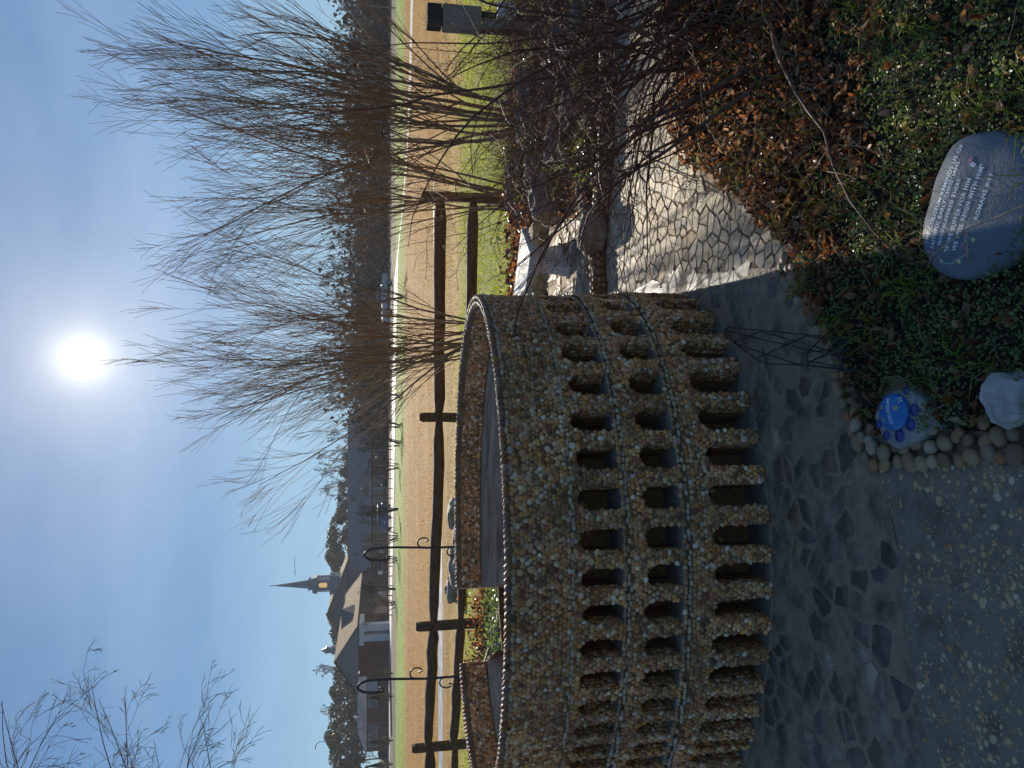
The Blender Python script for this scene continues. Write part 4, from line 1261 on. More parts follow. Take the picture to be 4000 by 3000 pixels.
# rubble and dead plants in the rockery
rr = np.random.default_rng(71)
rock_poly = [(p.x, p.y) for p in [at(2150, 2360), at(2150, 2220), at(2220, 2060), at(2320, 2010), at(2900, 2010), at(3300, 2100), at(3500, 2380)]]
in_rk = lambda x, y: inside(rock_poly, x, y)
V, F, idx = [], [], {}
for j in range(41):
    for i in range(51):
        x, y = 1.0 + 4.6 * i / 50, 4.6 + 4.2 * j / 40
        ok = in_rk(x, y) and y > curb_y(x) + .05
        idx[(i, j)] = len(V); V.append((x, y, (.045 + .05 * noise.noise(Vector((x * 2, y * 2, 1)))) if ok else -.05))
for j in range(40):
    for i in range(50):
        q = [idx[(i, j)], idx[(i + 1, j)], idx[(i + 1, j + 1)], idx[(i, j + 1)]]
        if any(V[k][2] > -.04 for k in q): F.append(q)
put('rockery_soil', mesh('rockery_soil', V, F, True), M_SOIL, kind='structure')
n = 2600
pts = scatter_pts(n, rr, (1.2, 5.0, 4.8, 8.4), in_rk)
PV, PF = leaf_proto(.9, .5); M = rot_mats(n, rr, .7) * rr.uniform(.025, .06, n)[:, None, None]
put('rockery_leaf_litter', scatter('rockery_leaf_litter', PV, PF, M, np.c_[pts, rr.uniform(.05, .11, n)], rr.random(n), True), M_LITTER, kind='stuff')
n = 4200
pts = scatter_pts(n, rr, (1.2, 5.0, 4.8, 8.4), in_rk, lambda x, y: max(0, noise.noise(Vector((x * 2.1, y * 2.1, 7)))) * 2.5)
PV, PF = leaf_proto(.5, .7); M = rot_mats(n, rr, .8) * rr.uniform(.02, .045, n)[:, None, None]
put('rockery_green_tufts', scatter('rockery_green_tufts', PV, PF, M, np.c_[pts, rr.uniform(.06, .17, n)], rr.random(n), True), M_COVER, kind='stuff')
T = Tubes()
for x, y in scatter_pts(3000, rr, (1.2, 5.0, 4.8, 8.4), in_rk):
    a = rr.uniform(0, 6.28); L = rr.uniform(.12, .6); el = rr.uniform(.3, 1.4); p0 = np.array([x, y, .05])
    d = np.array([math.cos(a) * math.cos(el), math.sin(a) * math.cos(el), math.sin(el)])
    T.add([p0, p0 + d * L * .5 + rr.normal(0, .02, 3), p0 + d * L + np.array([0, 0, -.05 * L])], [.0025, .002, .001])
put('rockery_dead_stalks', T.mesh('rockery_dead_stalks'), M_STALK, kind='stuff')
# green clump behind the gap of the amphitheatre, and leaves along the lawn edge
n = 1100; pts = np.c_[rr.uniform(far(400, 1900, 9.6).x, far(760, 1900, 9.6).x, n), rr.normal(9.5, .35, n)]
M = rot_mats(n, rr, .8) * rr.uniform(.03, .07, n)[:, None, None]
put('green_clump', scatter('green_clump', PV, PF, M, np.c_[pts, np.abs(rr.normal(.03, .07, n))], rr.random(n), True), M_COVER, kind='stuff')
n = 1300; pts = np.c_[rr.uniform(far(380, 1900, 10.8).x, far(720, 1900, 10.8).x, n), rr.normal(10.5, .22, n)]
M = rot_mats(n, rr, .8) * rr.uniform(.03, .07, n)[:, None, None]
put('brown_leaf_bank', scatter('brown_leaf_bank', PV, PF, M, np.c_[pts, np.abs(rr.normal(.02, .11, n))], rr.random(n), True), M_LITTER, kind='stuff')
for k, (X, Y) in enumerate(((470, 1962), (545, 1952), (600, 1968), (520, 1938))):
    boulder(X, Y, 90, 22, M_TANB, ['flat tan stone seen through the gap, leftmost', 'flat tan stone in the middle of the gap', 'flat tan stone at the right of the gap', 'flat tan stone furthest back in the gap'][k], 90 + k, name='flat_stone')
n = 1400; pts = np.c_[rr.uniform(at(2080, 1960).x - .9, at(2080, 1960).x + .3, n), rr.uniform(7.2, 8.2, n)]
M = rot_mats(n, rr, .8) * rr.uniform(.03, .07, n)[:, None, None]
put('reddish_leaf_bank', scatter('reddish_leaf_bank', PV, PF, M, np.c_[pts, np.abs(rr.normal(.06, .06, n))], rr.random(n), True), M_LITTER, kind='stuff')

# ------------------------------------------------------------------ split rail fence
def fence():
    root = empty('split_rail_fence', (at(1365, 1900).x, 9.8, 0), 'brown two rail split rail fence crossing the lawn behind the amphitheatre', 'fence')
    o = root.location.copy()
    P = [(-11.5, 13.0), (-8.4, 12.35), (-5.62, 11.75), (-3.42, 10.75), (-.45, 9.85), (2.3, 9.35)]
    tops = [.99, .99, 1.0, .985, .985, .98, .98, .98]
    rr = np.random.default_rng(5)
    def log(a, b, r1, r2, name, seg=9, sides=8):
        a, b = Vector(a), Vector(b); g = MB(); pts, rad = [], []
        for k in range(seg + 1):
            t = k / seg; q = a.lerp(b, t) + Vector(rr.normal(0, .006, 3)); pts.append(q - o)
            e = 1 if .06 < t < .94 else .55
            rad.append((r1 + (r2 - r1) * t) * e * rr.uniform(.93, 1.07))
        g.tube(pts, rad, sides)
        g.v = [(x, y, z + (.0)) for x, y, z in g.v]
        return g.build(name, M_WOOD, root, smooth=True)
    for (x, y), t in zip(P, tops):
        # split post: a rough quadrant with a bevelled top
        g = MB(); w, d = .062, .05; lean = rr.normal(0, .012, 2)
        prof = [(-w, -d), (w * .9, -d * 1.1), (w, d * .7), (w * .3, d), (-w * .8, d * .9)]
        lev = [(-.05, 1.05), (.35, 1.0), (.7, .97), (t - .05, .95), (t, .72)]
        rings = [[(x - o.x + px * k + lean[0] * z + rr.normal(0, .0025), y - o.y + py * k + lean[1] * z, z) for px, py in prof] for z, k in lev]
        for a, b in zip(rings[:-1], rings[1:]):
            for k in range(5): g.face(a[k], a[(k + 1) % 5], b[(k + 1) % 5], b[k])
        g.face(*rings[-1]); g.build('post', M_WOOD, root)
    for i in range(len(P) - 1):
        (x0, y0), (x1, y1) = P[i], P[i + 1]
        for z, th in ((.735, .078), (.345, .07)):
            log((x0 - .04, y0 + .012, z + rr.normal(0, .012)), (x1 + .04, y1 - .012, z + rr.normal(0, .012)), th * rr.uniform(.85, 1.12), th * rr.uniform(.85, 1.1), 'rail')
fence()

# ------------------------------------------------------------------ shepherd's hooks
def hook(X, Ytop, Ybase, dist, label):
    b = far(X, 1800, dist); x0 = b.x; top = far(X, Ytop, dist).z
    root = empty('shepherd_hook', (x0, dist, 0), label, 'shepherd hook', 'black shepherd hooks behind the amphitheatre')
    s = dist / FPX
    g = MB(); pts = [(0, 0, -.05), (0, 0, top * .5), (-.004, 0, top - 270 * s), (.03 * 0 + .012, 0, top - 120 * s)]
    for a in np.linspace(0, math.pi * 1.12, 14):
        pts.append((.012 - (1 - math.cos(a)) * 24 * s, 0, top - 55 * s + math.sin(a) * 55 * s * (1 if a < math.pi else 1.6)))
    pts.append((pts[-1][0] + .004, 0, pts[-1][2] - .012)); pts.append((pts[-1][0] + 8 * s, 0, pts[-1][2] - .004)); pts.append((pts[-1][0] + 4 * s, 0, pts[-1][2] + .025))
    g.tube(pts, .0095, 7); g.build('pole', M_IRON, root, smooth=True)
    for dz, sx_ in ((225 * s, 1), (340 * s, -1)):
        z = top - dz; g = MB(); pts = []
        for a in np.linspace(math.pi * .1, math.pi * 1.35, 12): pts.append((sx_ * (.045 - math.cos(a) * .045) * .9, 0, z + math.sin(a) * .05))
        pts.append((pts[-1][0] + sx_ * -.012, 0, pts[-1][2] + .03))
        g.tube([(0, 0, z - .07), (sx_ * .002, 0, z - .03)] + pts[1:], .006, 6); g.build('side_hook', M_IRON, root, smooth=True)
hook(866, 1424, 1800, 6.2, 'black shepherd hook left of the steeple standing in front of the middle fence rails')
hook(360, 1397, 1850, 5.6, 'black shepherd hook nearer the left fence post with its crook against the far bushes')

# ------------------------------------------------------------------ grey post with box on the right
def grey_post():
    c = at(2893, 2168); s = (c.y * cp + CAM_H * sp) / FPX
    root = empty('grey_post', (c.x, c.y, 0), 'grey painted board post with box top and dark cap at the lawn edge', 'post')
    z = lambda Y: CAM_H - c.y * math.tan(PITCH + math.atan((Y - 2000) / FPX)) 
    h = MB(); w = 37 * s
    h.box(-w, w, -w, w, z(1724), z(1668)); h.build('cap', M_CAPP, root, bevel=.004)
    h = MB(); h.box(-w - .003, w + .003, -w - .003, w + .003, z(1876), z(1727)); h.build('box', M_GREYP, root, bevel=.004)
    h = MB(); h.box(-w * .95, -w * .05, -w * .85, -w * .75, 0, z(1879)); h.build('board', M_GREYP, root)
    h = MB(); h.box(-w * .95, -w * .80, -w * .73, w * .8, 0, z(1879)); h.build('board', M_WOOD, root)
    h = MB(); h.box(w * .45, w * .9, -w * .3, w * .8, 0, z(1879)); h.build('board', M_CAPP, root)
    h = MB(); h.box(-w * .9, w * .9, -w * .95, -w * .86, z(1948), z(1938)); h.build('band', M_GREYP, root)
    h = MB(); h.box(w * .2, w * 1.55, -w * 1.3, -w * .4, z(2006), z(1938)); h.build('small_box', M_BENCH, root, bevel=.003)
grey_post()

# ------------------------------------------------------------------ branching shrubs
def grow(T, p, d, L, r, level, rr, prm, sides=3):
    """one stem with its side shoots; prm: per-level (segments, children, spread, length ratio, upward pull, wander)"""
    seg, kids, spread, ratio, pull, wander = prm[level]
    pts = [np.array(p, float)]; dirs = []; d = np.array(d, float); d /= np.linalg.norm(d)
    for k in range(seg):
        d = d + rr.normal(0, wander, 3) + np.array([0, 0, pull]); d /= np.linalg.norm(d)
        dirs.append(d.copy()); pts.append(pts[-1] + d * L / seg)
    rad = r * (1 - np.linspace(0, .82, seg + 1)) ** 1.0
    T.add(pts, np.maximum(rad, prm['min']), 5 if level == 0 and r > .006 else sides)
    if level + 1 in prm:
        for c in range(kids):
            t = rr.uniform(.18, .95); k = min(seg - 1, int(t * seg)); q = pts[k] + (pts[k + 1] - pts[k]) * (t * seg - k)
            a = rr.uniform(0, 2 * math.pi); dd = dirs[k]; u = np.cross(dd, [0.2, .9, .3]); u /= np.linalg.norm(u); v = np.cross(dd, u)
            sa = rr.uniform(.55, 1.25) * spread
            nd = dd * math.cos(sa) + (u * math.cos(a) + v * math.sin(a)) * math.sin(sa)
            grow(T, q, nd, L * (1 - t * .72) * ratio * rr.uniform(.6, 1.15), max(rad[k] * .55, prm['min']), level + 1, rr, prm, sides)
WILLOW = {0: (14, 14, .33, .74, .016, .072), 1: (8, 8, .36, .62, .025, .06), 2: (5, 0, .5, .5, .03, .07), 'min': .0019}
def willow(x, y, z, stems, label, group, seed):
    """stems: (lean x, lean y, length, radius)"""
    root = empty('bare_willow', (x, y, z), label, 'shrub', group)
    rr = np.random.default_rng(seed)
    for (lx, ly, L, r) in stems:
        T = Tubes(); b = np.array([rr.normal(0, .09), rr.normal(0, .07), -.05])
        grow(T, b, (lx, ly, 1.0), L, r, 0, rr, WILLOW)
        put('stem', T.mesh('stem'), M_BARK if r > .011 else M_TWIG, root)
rr = np.random.default_rng(9)
def fan(n, lo, hi, Lm, rm, seed):
    r_ = np.random.default_rng(seed); res = []
    for k in range(n):
        t = (k + .5) / n; lx = lo + (hi - lo) * t + r_.normal(0, .035)
        res.append((lx, r_.normal(0, .13), Lm * r_.uniform(.72, 1.05) * (1 - .22 * abs(t - .5)), rm * r_.uniform(.55, 1.1)))
    return res
q = at(2505, 2075)
willow(q.x, q.y, 0, fan(12, -.30, .36, 4.05, .023, 1), 'tallest bare willow, right of the other two, its fan of stems rising from the rockery', 'bare willows', 101)
q = at(2180, 1985)
willow(q.x, 8.2, .0, fan(9, -.13, .28, 3.9, .019, 2), 'middle bare willow rising behind the white bench', 'bare willows', 102)
q = at(1660, 1880)
willow(q.x, 8.8, .0, fan(16, -.44, .12, 3.8, .018, 3), 'left bare willow leaning left, rising behind the rim of the amphitheatre', 'bare willows', 103)
# arching brown shrub in the right foreground
BUSH = {0: (15, 7, .85, .5, -.05, .11), 1: (8, 6, .9, .5, -.02, .22), 2: (5, 0, .9, .5, .0, .3), 'min': .0009}
root = empty('arching_shrub', (1.75, 3.0, 0), 'dark brown leafless arching shrub sprawling over the path at the right', 'shrub')
r_ = np.random.default_rng(77)
for k in range(80):
    T = Tubes(); b = np.array([r_.normal(0, .34), r_.normal(.22, .3), .0])
    az = r_.uniform(-2.6, 1.0) if k < 20 else r_.uniform(1.6, 3.6)
    lx, ly = math.cos(az + 1.6), math.sin(az + 1.6)
    if k > 24: lx, ly = -abs(r_.normal(.5, .32)), r_.normal(.35, .45)
    grow(T, b, (lx, ly, r_.uniform(.7, 1.7)), r_.uniform(.9, 2.05), r_.uniform(.0045, .0125), 0, r_, BUSH)
    put('stem', T.mesh('stem'), M_BUSH, root)
root = empty('bent_shrub', (2.6, 3.9, 0), 'further brown shrub behind the arching one at the right edge', 'shrub')
for k in range(22):
    T = Tubes(); b = np.array([r_.normal(0, .25), r_.normal(0, .25), .0])
    grow(T, b, (r_.normal(-.5, .5), r_.normal(.1, .4), r_.uniform(.8, 1.8)), r_.uniform(1.0, 2.0), r_.uniform(.005, .010), 0, r_, BUSH)
    put('stem', T.mesh('stem'), M_BUSH, root)
# bare tree out of the picture on the left, its pale twigs hang into the sky
OVER = {0: (12, 6, .6, .6, -.012, .08), 1: (8, 5, .7, .6, -.05, .13), 2: (6, 2, .7, .7, -.08, .16), 3: (3, 0, .5, .5, -.03, .12), 'min': .0014}
root = empty('bare_tree', (-4.1, 4.9, 0), 'bare pale twigged tree reaching into the sky from the left edge', 'tree')
T = Tubes(); T.add([(0, 0, -.1), (.05, 0, 1.2), (.1, 0, 2.4), (.15, .02, 3.6)], [.075, .065, .055, .04], 8); put('trunk', T.mesh('trunk'), M_BARK, root)
for (z, dx, dy, dz, L) in ((2.0, 1, -.12, .50, 2.5), (2.1, 1, .15, .62, 2.5), (2.5, 1, -.05, .5, 2.6), (2.9, 1, .1, .42, 2.6), (3.1, 1, -.2, .35, 2.7), (2.7, 1, .3, .38, 2.5), (3.3, 1, .0, .18, 2.6), (2.3, 1, -.3, .45, 2.6), (3.5, 1, .1, .3, 2.7), (1.9, 1, .1, .66, 2.5), (2.2, 1, .3, .46, 2.8), (1.8, 1, -.2, .52, 2.7)):
    T = Tubes(); grow(T, (.08, 0, z), (dx, dy, dz), L * .83, .010, 0, r_, OVER); put('branch', T.mesh('branch'), M_PALETW, root)

# ------------------------------------------------------------------ grass
def blades(name, n, box, size, mt, dens=None, seed=1, spread=.35, lean=.5, test=None):
    rr = np.random.default_rng(seed); P = []
    while sum(len(p) for p in P) < n:
        y = 1 / rr.uniform(1 / box[3], 1 / box[2], n); x = rr.uniform(-.56, .56, n) * y * 1.02
        ok = (x > box[0]) & (x < box[1])
        if test is not None: ok &= test(x, y)
        P.append(np.c_[x, y][ok])
    P = np.concatenate(P)[:n]
    if dens is not None:
        k = np.array([dens(x, y) for x, y in P]); P = P[rr.random(len(P)) < k]
    n = len(P); s = size(P[:, 1]) * rr.uniform(.6, 1.3, n)
    az = rr.uniform(0, 2 * math.pi, n); l = rr.uniform(0, lean, n)
    w = s * .10
    dx, dy = np.cos(az), np.sin(az)
    b = np.c_[P, np.full(n, GZ)]
    side = np.c_[-dy, dx, np.zeros(n)] * w[:, None]
    tip = b + np.c_[dx * l * s, dy * l * s, s]
    V = np.stack([b - side, b + side, tip], 1).reshape(-1, 3)
    F = np.arange(3 * n).reshape(n, 3)
    put(name, mesh(name, V, F, False, np.repeat(rr.random(n), 3)), mt, kind='stuff')
not_soil = lambda x, y: (y > 6.9) & ~((x > 1.2) & (y < 8.0) & (x < 5.6)) & ~((x > -.4) & (x < 1.4) & (y < 7.4))
blades('lawn_grass', 90000, (-8, 9, 6.9, 14.5), lambda y: .022 + .0022 * y, M_GRASS, lambda x, y: .55 + .9 * noise.noise(Vector((x * .7, y * .8, 3))), 1, test=not_soil, lean=.9)
blades('field_straw', 130000, (-40, 40, 8.5, 55), lambda y: .022 + .0014 * y, M_STRAW, lambda x, y: min(1, max(.08, (y - 10) / 6)) * (.6 + .8 * noise.noise(Vector((x * .25, y * .5, 6)))) * (0 if 17.2 < y < 20 and x < 0 else 1), 2, lean=1.2)
blades('field_green_tufts', 26000, (-45, 45, 14, 72), lambda y: .02 + .0013 * y, M_GRASS, lambda x, y: (1 if y > 46 else .16) * (0 if 17.2 < y < 20 and x < 0 else 1), 3, lean=1.2)

# ------------------------------------------------------------------ far trees
def deciduous_proto(seed, H_=11.0):
    T = Tubes(); r_ = np.random.default_rng(seed)
    prm = {0: (7, 9, .62, .60, .03, .05), 1: (6, 8, .6, .6, .05, .10), 2: (4, 7, .6, .6, .04, .14), 3: (3, 0, .6, .6, .02, .16), 'min': .022}
    grow(T, (0, 0, -.2), (r_.normal(0, .06), 0, 1), H_, .17, 0, r_, prm)
    return T.mesh('crown')
DEC = [deciduous_proto(200 + k) for k in range(5)]
for me in DEC: me.materials.append(M_FARB)
def trunk_proto():
    T = Tubes(); T.add([(0, 0, -.3), (.02, 0, 1.5), (0, .03, 3.5)], [.2, .17, .14], 6); return T.mesh('trunk')
TRK = trunk_proto(); TRK.materials.append(M_FARB)
def far_tree(x, y, h, me, label, group, name='bare_far_tree', cat='tree', trunk=True):
    r = empty(name, (x, y, GZ), label, cat, group, rz=random.uniform(0, 6.28)); s = h / 11.0; r.scale = (s, s, s)
    o = bpy.data.objects.new('crown', me); link(o); o.parent = r
    if trunk: t = bpy.data.objects.new('trunk', TRK); link(t); t.parent = r
    return r
rr = random.Random(4)
for row, (d0, sp_, hh) in enumerate(((118, 2.7, 8.0), (134, 2.9, 10.4), (152, 3.0, 12.0))):
    x = at(1480, 1500).x * 0 - 3
    while x < d0 * .60:
        h = hh * rr.uniform(.75, 1.15) * (1.0 if x < d0 * .42 else .82)
        far_tree(x, d0 + rr.uniform(-5, 5), h, rr.choice(DEC), 'leafless grey brown tree in the hazy wood beyond the road, right half', 'leafless trees of the far wood')
        x += sp_ * rr.uniform(.7, 1.3)
for k, (X, Yt, d) in enumerate(((1235, 1262, 185), (1195, 1248, 180), (1150, 1252, 186), (1105, 1270, 182), (1290, 1290, 188), (1060, 1290, 190), (1330, 1300, 184))):
    far_tree(far(X, 1400, d).x, d, far(X, Yt, d).z * 1.05, DEC[k % 5], 'tall leafless tree behind the long roof, right of the pines', 'leafless trees behind the long roof')
far_tree(far(150 + 20, 1400, 150).x, 150, far(0, 1240, 150).z * .98, DEC[1], 'leafless tree sticking up among the left pines', None)
far_tree(far(395, 1400, 176).x, 176, far(0, 1235, 176).z, DEC[2], 'leafless tree beside the small cupola at the left', None)
far_tree(at(2770, 1520).x * 1.0, 112, 9.6, DEC[3], 'leafless tree standing above the dark pines at the far right', None)
# underbrush mass of the far wood
n = 34000; r_ = np.random.default_rng(8)
x = r_.uniform(-6, 100, n); y = r_.uniform(108, 165, n); z = np.abs(r_.normal(0, 3.0, n)) + .1
PV = np.array([[-.5, 0, 0], [.5, .06, .02], [.1, .0, 1.0], [-.1, .05, .9]]); PF = np.array([[0, 1, 2], [0, 2, 3]])
M = rot_mats(n, r_, .8) * r_.uniform(.35, .9, n)[:, None, None]
put('far_underbrush', scatter('far_underbrush', PV, PF, M, np.c_[x, y, z], r_.random(n), False), M_BRUSH, kind='stuff')
def clump_crown(seed, n, shape, leaf, mt):
    """crown of many small needle clumps filling uneven lobes"""
    r_ = np.random.default_rng(seed); P = shape(r_, n)
    PV = np.array([[-.5, -.3, 0], [.5, -.25, .1], [.35, .4, -.05], [-.4, .35, .15], [0, 0, .45]]); PF = np.array([[0, 1, 4], [1, 2, 4], [2, 3, 4], [3, 0, 4]])
    M = rot_mats(n, r_, 1.0) * (leaf * r_.uniform(.5, 1.4, n))[:, None, None]
    me = scatter('crown', PV, PF, M, P, r_.random(n), False); me.materials.append(mt); return me
def pine_shape(r_, n):
    L = [(r_.normal(0, 1.3), r_.normal(0, 1.3), r_.uniform(4.2, 10.2), r_.uniform(.7, 1.5)) for _ in range(16)]
    P = []
    for k in range(n):
        a, b, c, s = L[r_.integers(0, 16)]; tp = 1 - max(0, (c - 7)) / 6
        v = r_.normal(0, 1, 3); v /= np.linalg.norm(v); v *= s * r_.random() ** .35
        P.append((a * tp + v[0], b * tp + v[1], c + v[2] * .6))
    return np.array(P)
PIN = [clump_crown(300 + k, 1900, pine_shape, .36, M_PINE) for k in range(4)]
for k, (X, Yt, d) in enumerate(((30, 1292, 160), (75, 1270, 165), (125, 1262, 158), (175, 1272, 168), (220, 1276, 160), (262, 1290, 166), (300, 1282, 158), (345, 1292, 164), (385, 1296, 160), (-20, 1290, 160), (420, 1318, 168), (5, 1310, 150), (150, 1316, 148), (240, 1322, 149), (330, 1330, 150))):
    far_tree(far(X, 1400, d).x, d, far(X, Yt, d).z, PIN[k % 4], 'dark pine in the dense row at the far left, left of the church', 'pines of the left row', 'pine_tree')
for k, (X, Yt, d) in enumerate(((790, 1282, 186), (825, 1266, 188), (868, 1262, 184), (905, 1272, 190), (945, 1276, 186), (980, 1300, 188))):
    far_tree(far(X, 1400, d).x, d, far(X, Yt, d).z, PIN[(k + 1) % 4], 'blue green pine in the clump behind the long roof', 'pines behind the long roof', 'pine_tree')
for k, (X, Yt, d) in enumerate(((590, 1276, 196), (555, 1282, 198), (525, 1284, 196), (500, 1300, 194), (632, 1308, 198))):
    far_tree(far(X, 1400, d).x, d, far(X, Yt, d).z, PIN[k % 4], 'pine top showing behind the church gable', 'pines behind the church gable', 'pine_tree')
for k, (X, Yt, d) in enumerate(((1105, 1315, 180), (1050, 1302, 182), (1160, 1322, 180), (1205, 1328, 181))):
    far_tree(far(X, 1400, d).x, d, far(X, Yt, d).z, PIN[k % 4], 'rounded evergreen under the tall leafless trees behind the long roof', 'evergreens behind the long roof', 'evergreen_tree')
for k, X in enumerate((2700, 2745, 2790, 2830, 2868, 2905, 2945, 2985, 3030, 2880, 2960)):
    d = 104 + (k % 3) * 5
    far_tree(far(X, 1450, d).x, d, far(X, 1428 - (k * 37 % 13), d).z + .6, PIN[k % 4], 'dark evergreen in the low mass at the far right edge', 'evergreens at the far right', 'evergreen_tree')
# brown brushy trees below the left pines
for k, (X, d, Yt) in enumerate(((30, 128, 1380), (90, 130, 1392), (160, 126, 1360), (215, 130, 1390), (265, 132, 1372), (330, 128, 1398), (390, 130, 1405), (450, 132, 1415), (720, 122, 1440), (640, 120, 1440))):
    far_tree(far(X, 1400, d).x, d, far(X, Yt, d).z, DEC[k % 5], 'brown leafless tree in front of the left pines and church', 'brown leafless trees before the pines')

# multi stemmed young trees along the driveway
MYR = {0: (8, 7, .42, .7, .03, .06), 1: (6, 6, .4, .6, .04, .1), 2: (4, 4, .5, .6, .03, .12), 3: (3, 0, .5, .5, .0, .12), 'min': .006}
def myrtle_proto(seed):
    r_ = np.random.default_rng(seed); T = Tubes()
    for k in range(6): grow(T, (r_.normal(0, .12), r_.normal(0, .1), 0), (r_.normal(0, .28), r_.normal(0, .2), 1), r_.uniform(2.6, 3.4), .045, 0, r_, MYR)
    me = T.mesh('stems'); me.materials.append(M_FARB); return me
MY = [myrtle_proto(400 + k) for k in range(3)]
for k, (X, Y) in enumerate(((1452, 1562), (1342, 1562), (1263, 1560), (1178, 1556), (1010, 1556), (905, 1554), (812, 1552), (695, 1545), (640, 1544), (1640, 1566), (1850, 1572))):
    p = at(X, Y, GZ); o = bpy.data.objects.new('young_tree', None); link(o); o.location = (p.x, p.y, GZ); o.rotation_euler = (0, 0, k * 1.3); s = .85 + .1 * (k % 3); o.scale = (s, s, s)
    tag(o, 'young leafless multi stemmed tree in the row along the driveway', 'tree', 'young trees along the driveway')
    c = bpy.data.objects.new('stems', MY[k % 3]); link(c); c.parent = o
# thin pale conifers near the driveway, left
def cone_shape(r_, n):
    z = r_.random(n) ** .8; rad = (1.02 - z) * .9 * r_.random(n) ** .5; a = r_.uniform(0, 6.28, n)
    return np.c_[rad * np.cos(a), rad * np.sin(a), .5 + z * 4.2]
CON = clump_crown(500, 1500, cone_shape, .16, M_CONIF)
for k, (X, Y, Yt) in enumerate(((370, 1536, 1440), (281, 1535, 1432), (108, 1535, 1430), (15, 1534, 1434))):
    p = at(X, Y, GZ); r = empty('thin_conifer', (p.x, p.y, GZ), ['wispy conifer on the lawn right of the left shepherd hook crook', 'wispy conifer on the lawn left of the left shepherd hook', 'wispy conifer on the lawn near the left fence post', 'wispy conifer on the lawn at the very left edge'][k], 'tree')
    s = far(X, Yt, p.y).z / 4.6; r.scale = (s, s, s)
    c = bpy.data.objects.new('crown', CON); link(c); c.parent = r
    t = bpy.data.objects.new('trunk', TRK); link(t); t.parent = r; t.scale = (.8, .8, .35)

# ------------------------------------------------------------------ buildings
def quad_wall(g, p0, p1, z0, z1): g.face((p0[0], p0[1], z0), (p1[0], p1[1], z0), (p1[0], p1[1], z1), (p0[0], p0[1], z1))
def window(root, x, y, z0, z1, w, mt=M_GLASS, frame_=M_WHITEW):
    g = MB(); g.box(x - w / 2 - .1, x + w / 2 + .1, y - .08, y, z0 - .1, z1 + .1); f = g.build('window', frame_, root)
    g = MB(); g.box(x - w / 2, x - .05, y - .12, y - .085, z0, z1); g.build('pane', mt, f)
    g = MB(); g.box(x + .05, x + w / 2, y - .12, y - .085, z0, z1); g.build('pane', mt, f)
def long_hall():
    D = 142.0; s = D / FPX
    xl, xr = far(640, 1500, D).x, far(1452, 1500, D).x
    eave = far(1000, 1443, D).z; ridge = far(1000, 1357, D + 8).z
    o = Vector((xl, D, GZ)); root = empty('church_hall', o, 'long low brick hall with a big dark roof and small white gables', 'building')
    W = xr - xl
    g = MB(); g.box(0, W, 0, 16, 0, eave - .01); g.build('wall', M_BRICKW, root)
    g = MB(); e = .6
    A = [(-e, -e, eave), (W + e, -e, eave), (W + e, 16 + e, eave), (-e, 16 + e, eave)]; r0, r1 = (-2, 8, ridge), (W - 4.6, 8, ridge)
    g.face(A[0], A[1], r1, r0); g.face(A[1], A[2], r1); g.face(A[2], A[3], r0, r1); g.face(A[3], A[0], r0); g.face(*A[::-1])
    g.build('roof', M_ROOFD, root)
    g = MB(); g.box(-e, W + e, -e - .06, -e + .02, eave - .22, eave - .02); g.build('fascia', M_WHITEW, root)
    # gablets on the front slope
    for (X, wpx, hpx, full) in ((1365, 75, 34, 1), (1325, 26, 18, 0), (1264, 26, 22, 0), (1088, 64, 34, 0), (1020, 0, 0, 0), (895, 40, 14, 0), (848, 30, 16, 0), (763, 44, 22, 0)):
        if not wpx: continue
        x = far(X, 1440, D - .6).x - xl; w = wpx * s / 2; h = hpx * s
        g = MB()
        a, b, c = (x - w, -e - .1, eave), (x + w, -e - .1, eave), (x, -e - .1, eave + h)
        bk = (x, -e + h * 1.6 + 1, eave + h)
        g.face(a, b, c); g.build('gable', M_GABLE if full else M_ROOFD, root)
        g = MB(); g.face(a, c, bk); g.face(c, b, (x + w, -e + 1, eave), bk); g.face((x - w, -e + 1, eave), a, c, bk); g.build('gable_roof', M_ROOFD if full else M_ROOFSUN, root)  # small gables: sunlight on their slopes put into the tan colour
        g = MB(); t = .16
        for p, q in ((a, c), (c, b)):
            if not full and q is b and X != 763: continue
            p, q = Vector(p), Vector(q)
            g.prism([p, q, q + Vector((0, 0, t * 1.6)), p + Vector((0, 0, t * 1.6))], (0, -.12, 0), (0, .02, 0))
        g.build('gable_trim', M_ROOFSUN if not full else M_WHITEW, root)
    for X in (1420, 1390, 1340, 1290, 1240, 1195, 1130, 1085, 1045, 985, 930, 880, 830, 790, 750, 705, 665):
        window(root, far(X, 1480, D).x - xl, 0, .9, 2.4, 1.1)
    for X in (1143, 1096):
        g = MB(); x = far(X, 1480, D).x - xl; g.box(x - .08, x + .08, -1.2, -1.04, 0, eave); g.build('post', M_WHITEW, root)
    g = MB(); x = far(1198, 1480, D).x - xl; g.box(x - .5, x + .5, 6.6, 7.4, ridge - 1.7, ridge + .1); 
    x = far(1203 - 170, 1365, D).x - xl; g = MB(); g.box(x - .35, x + .35, 4.6, 5.4, ridge - 1.9, ridge - .4); g.build('roof_vent', M_ROOFD, root)
long_hall()
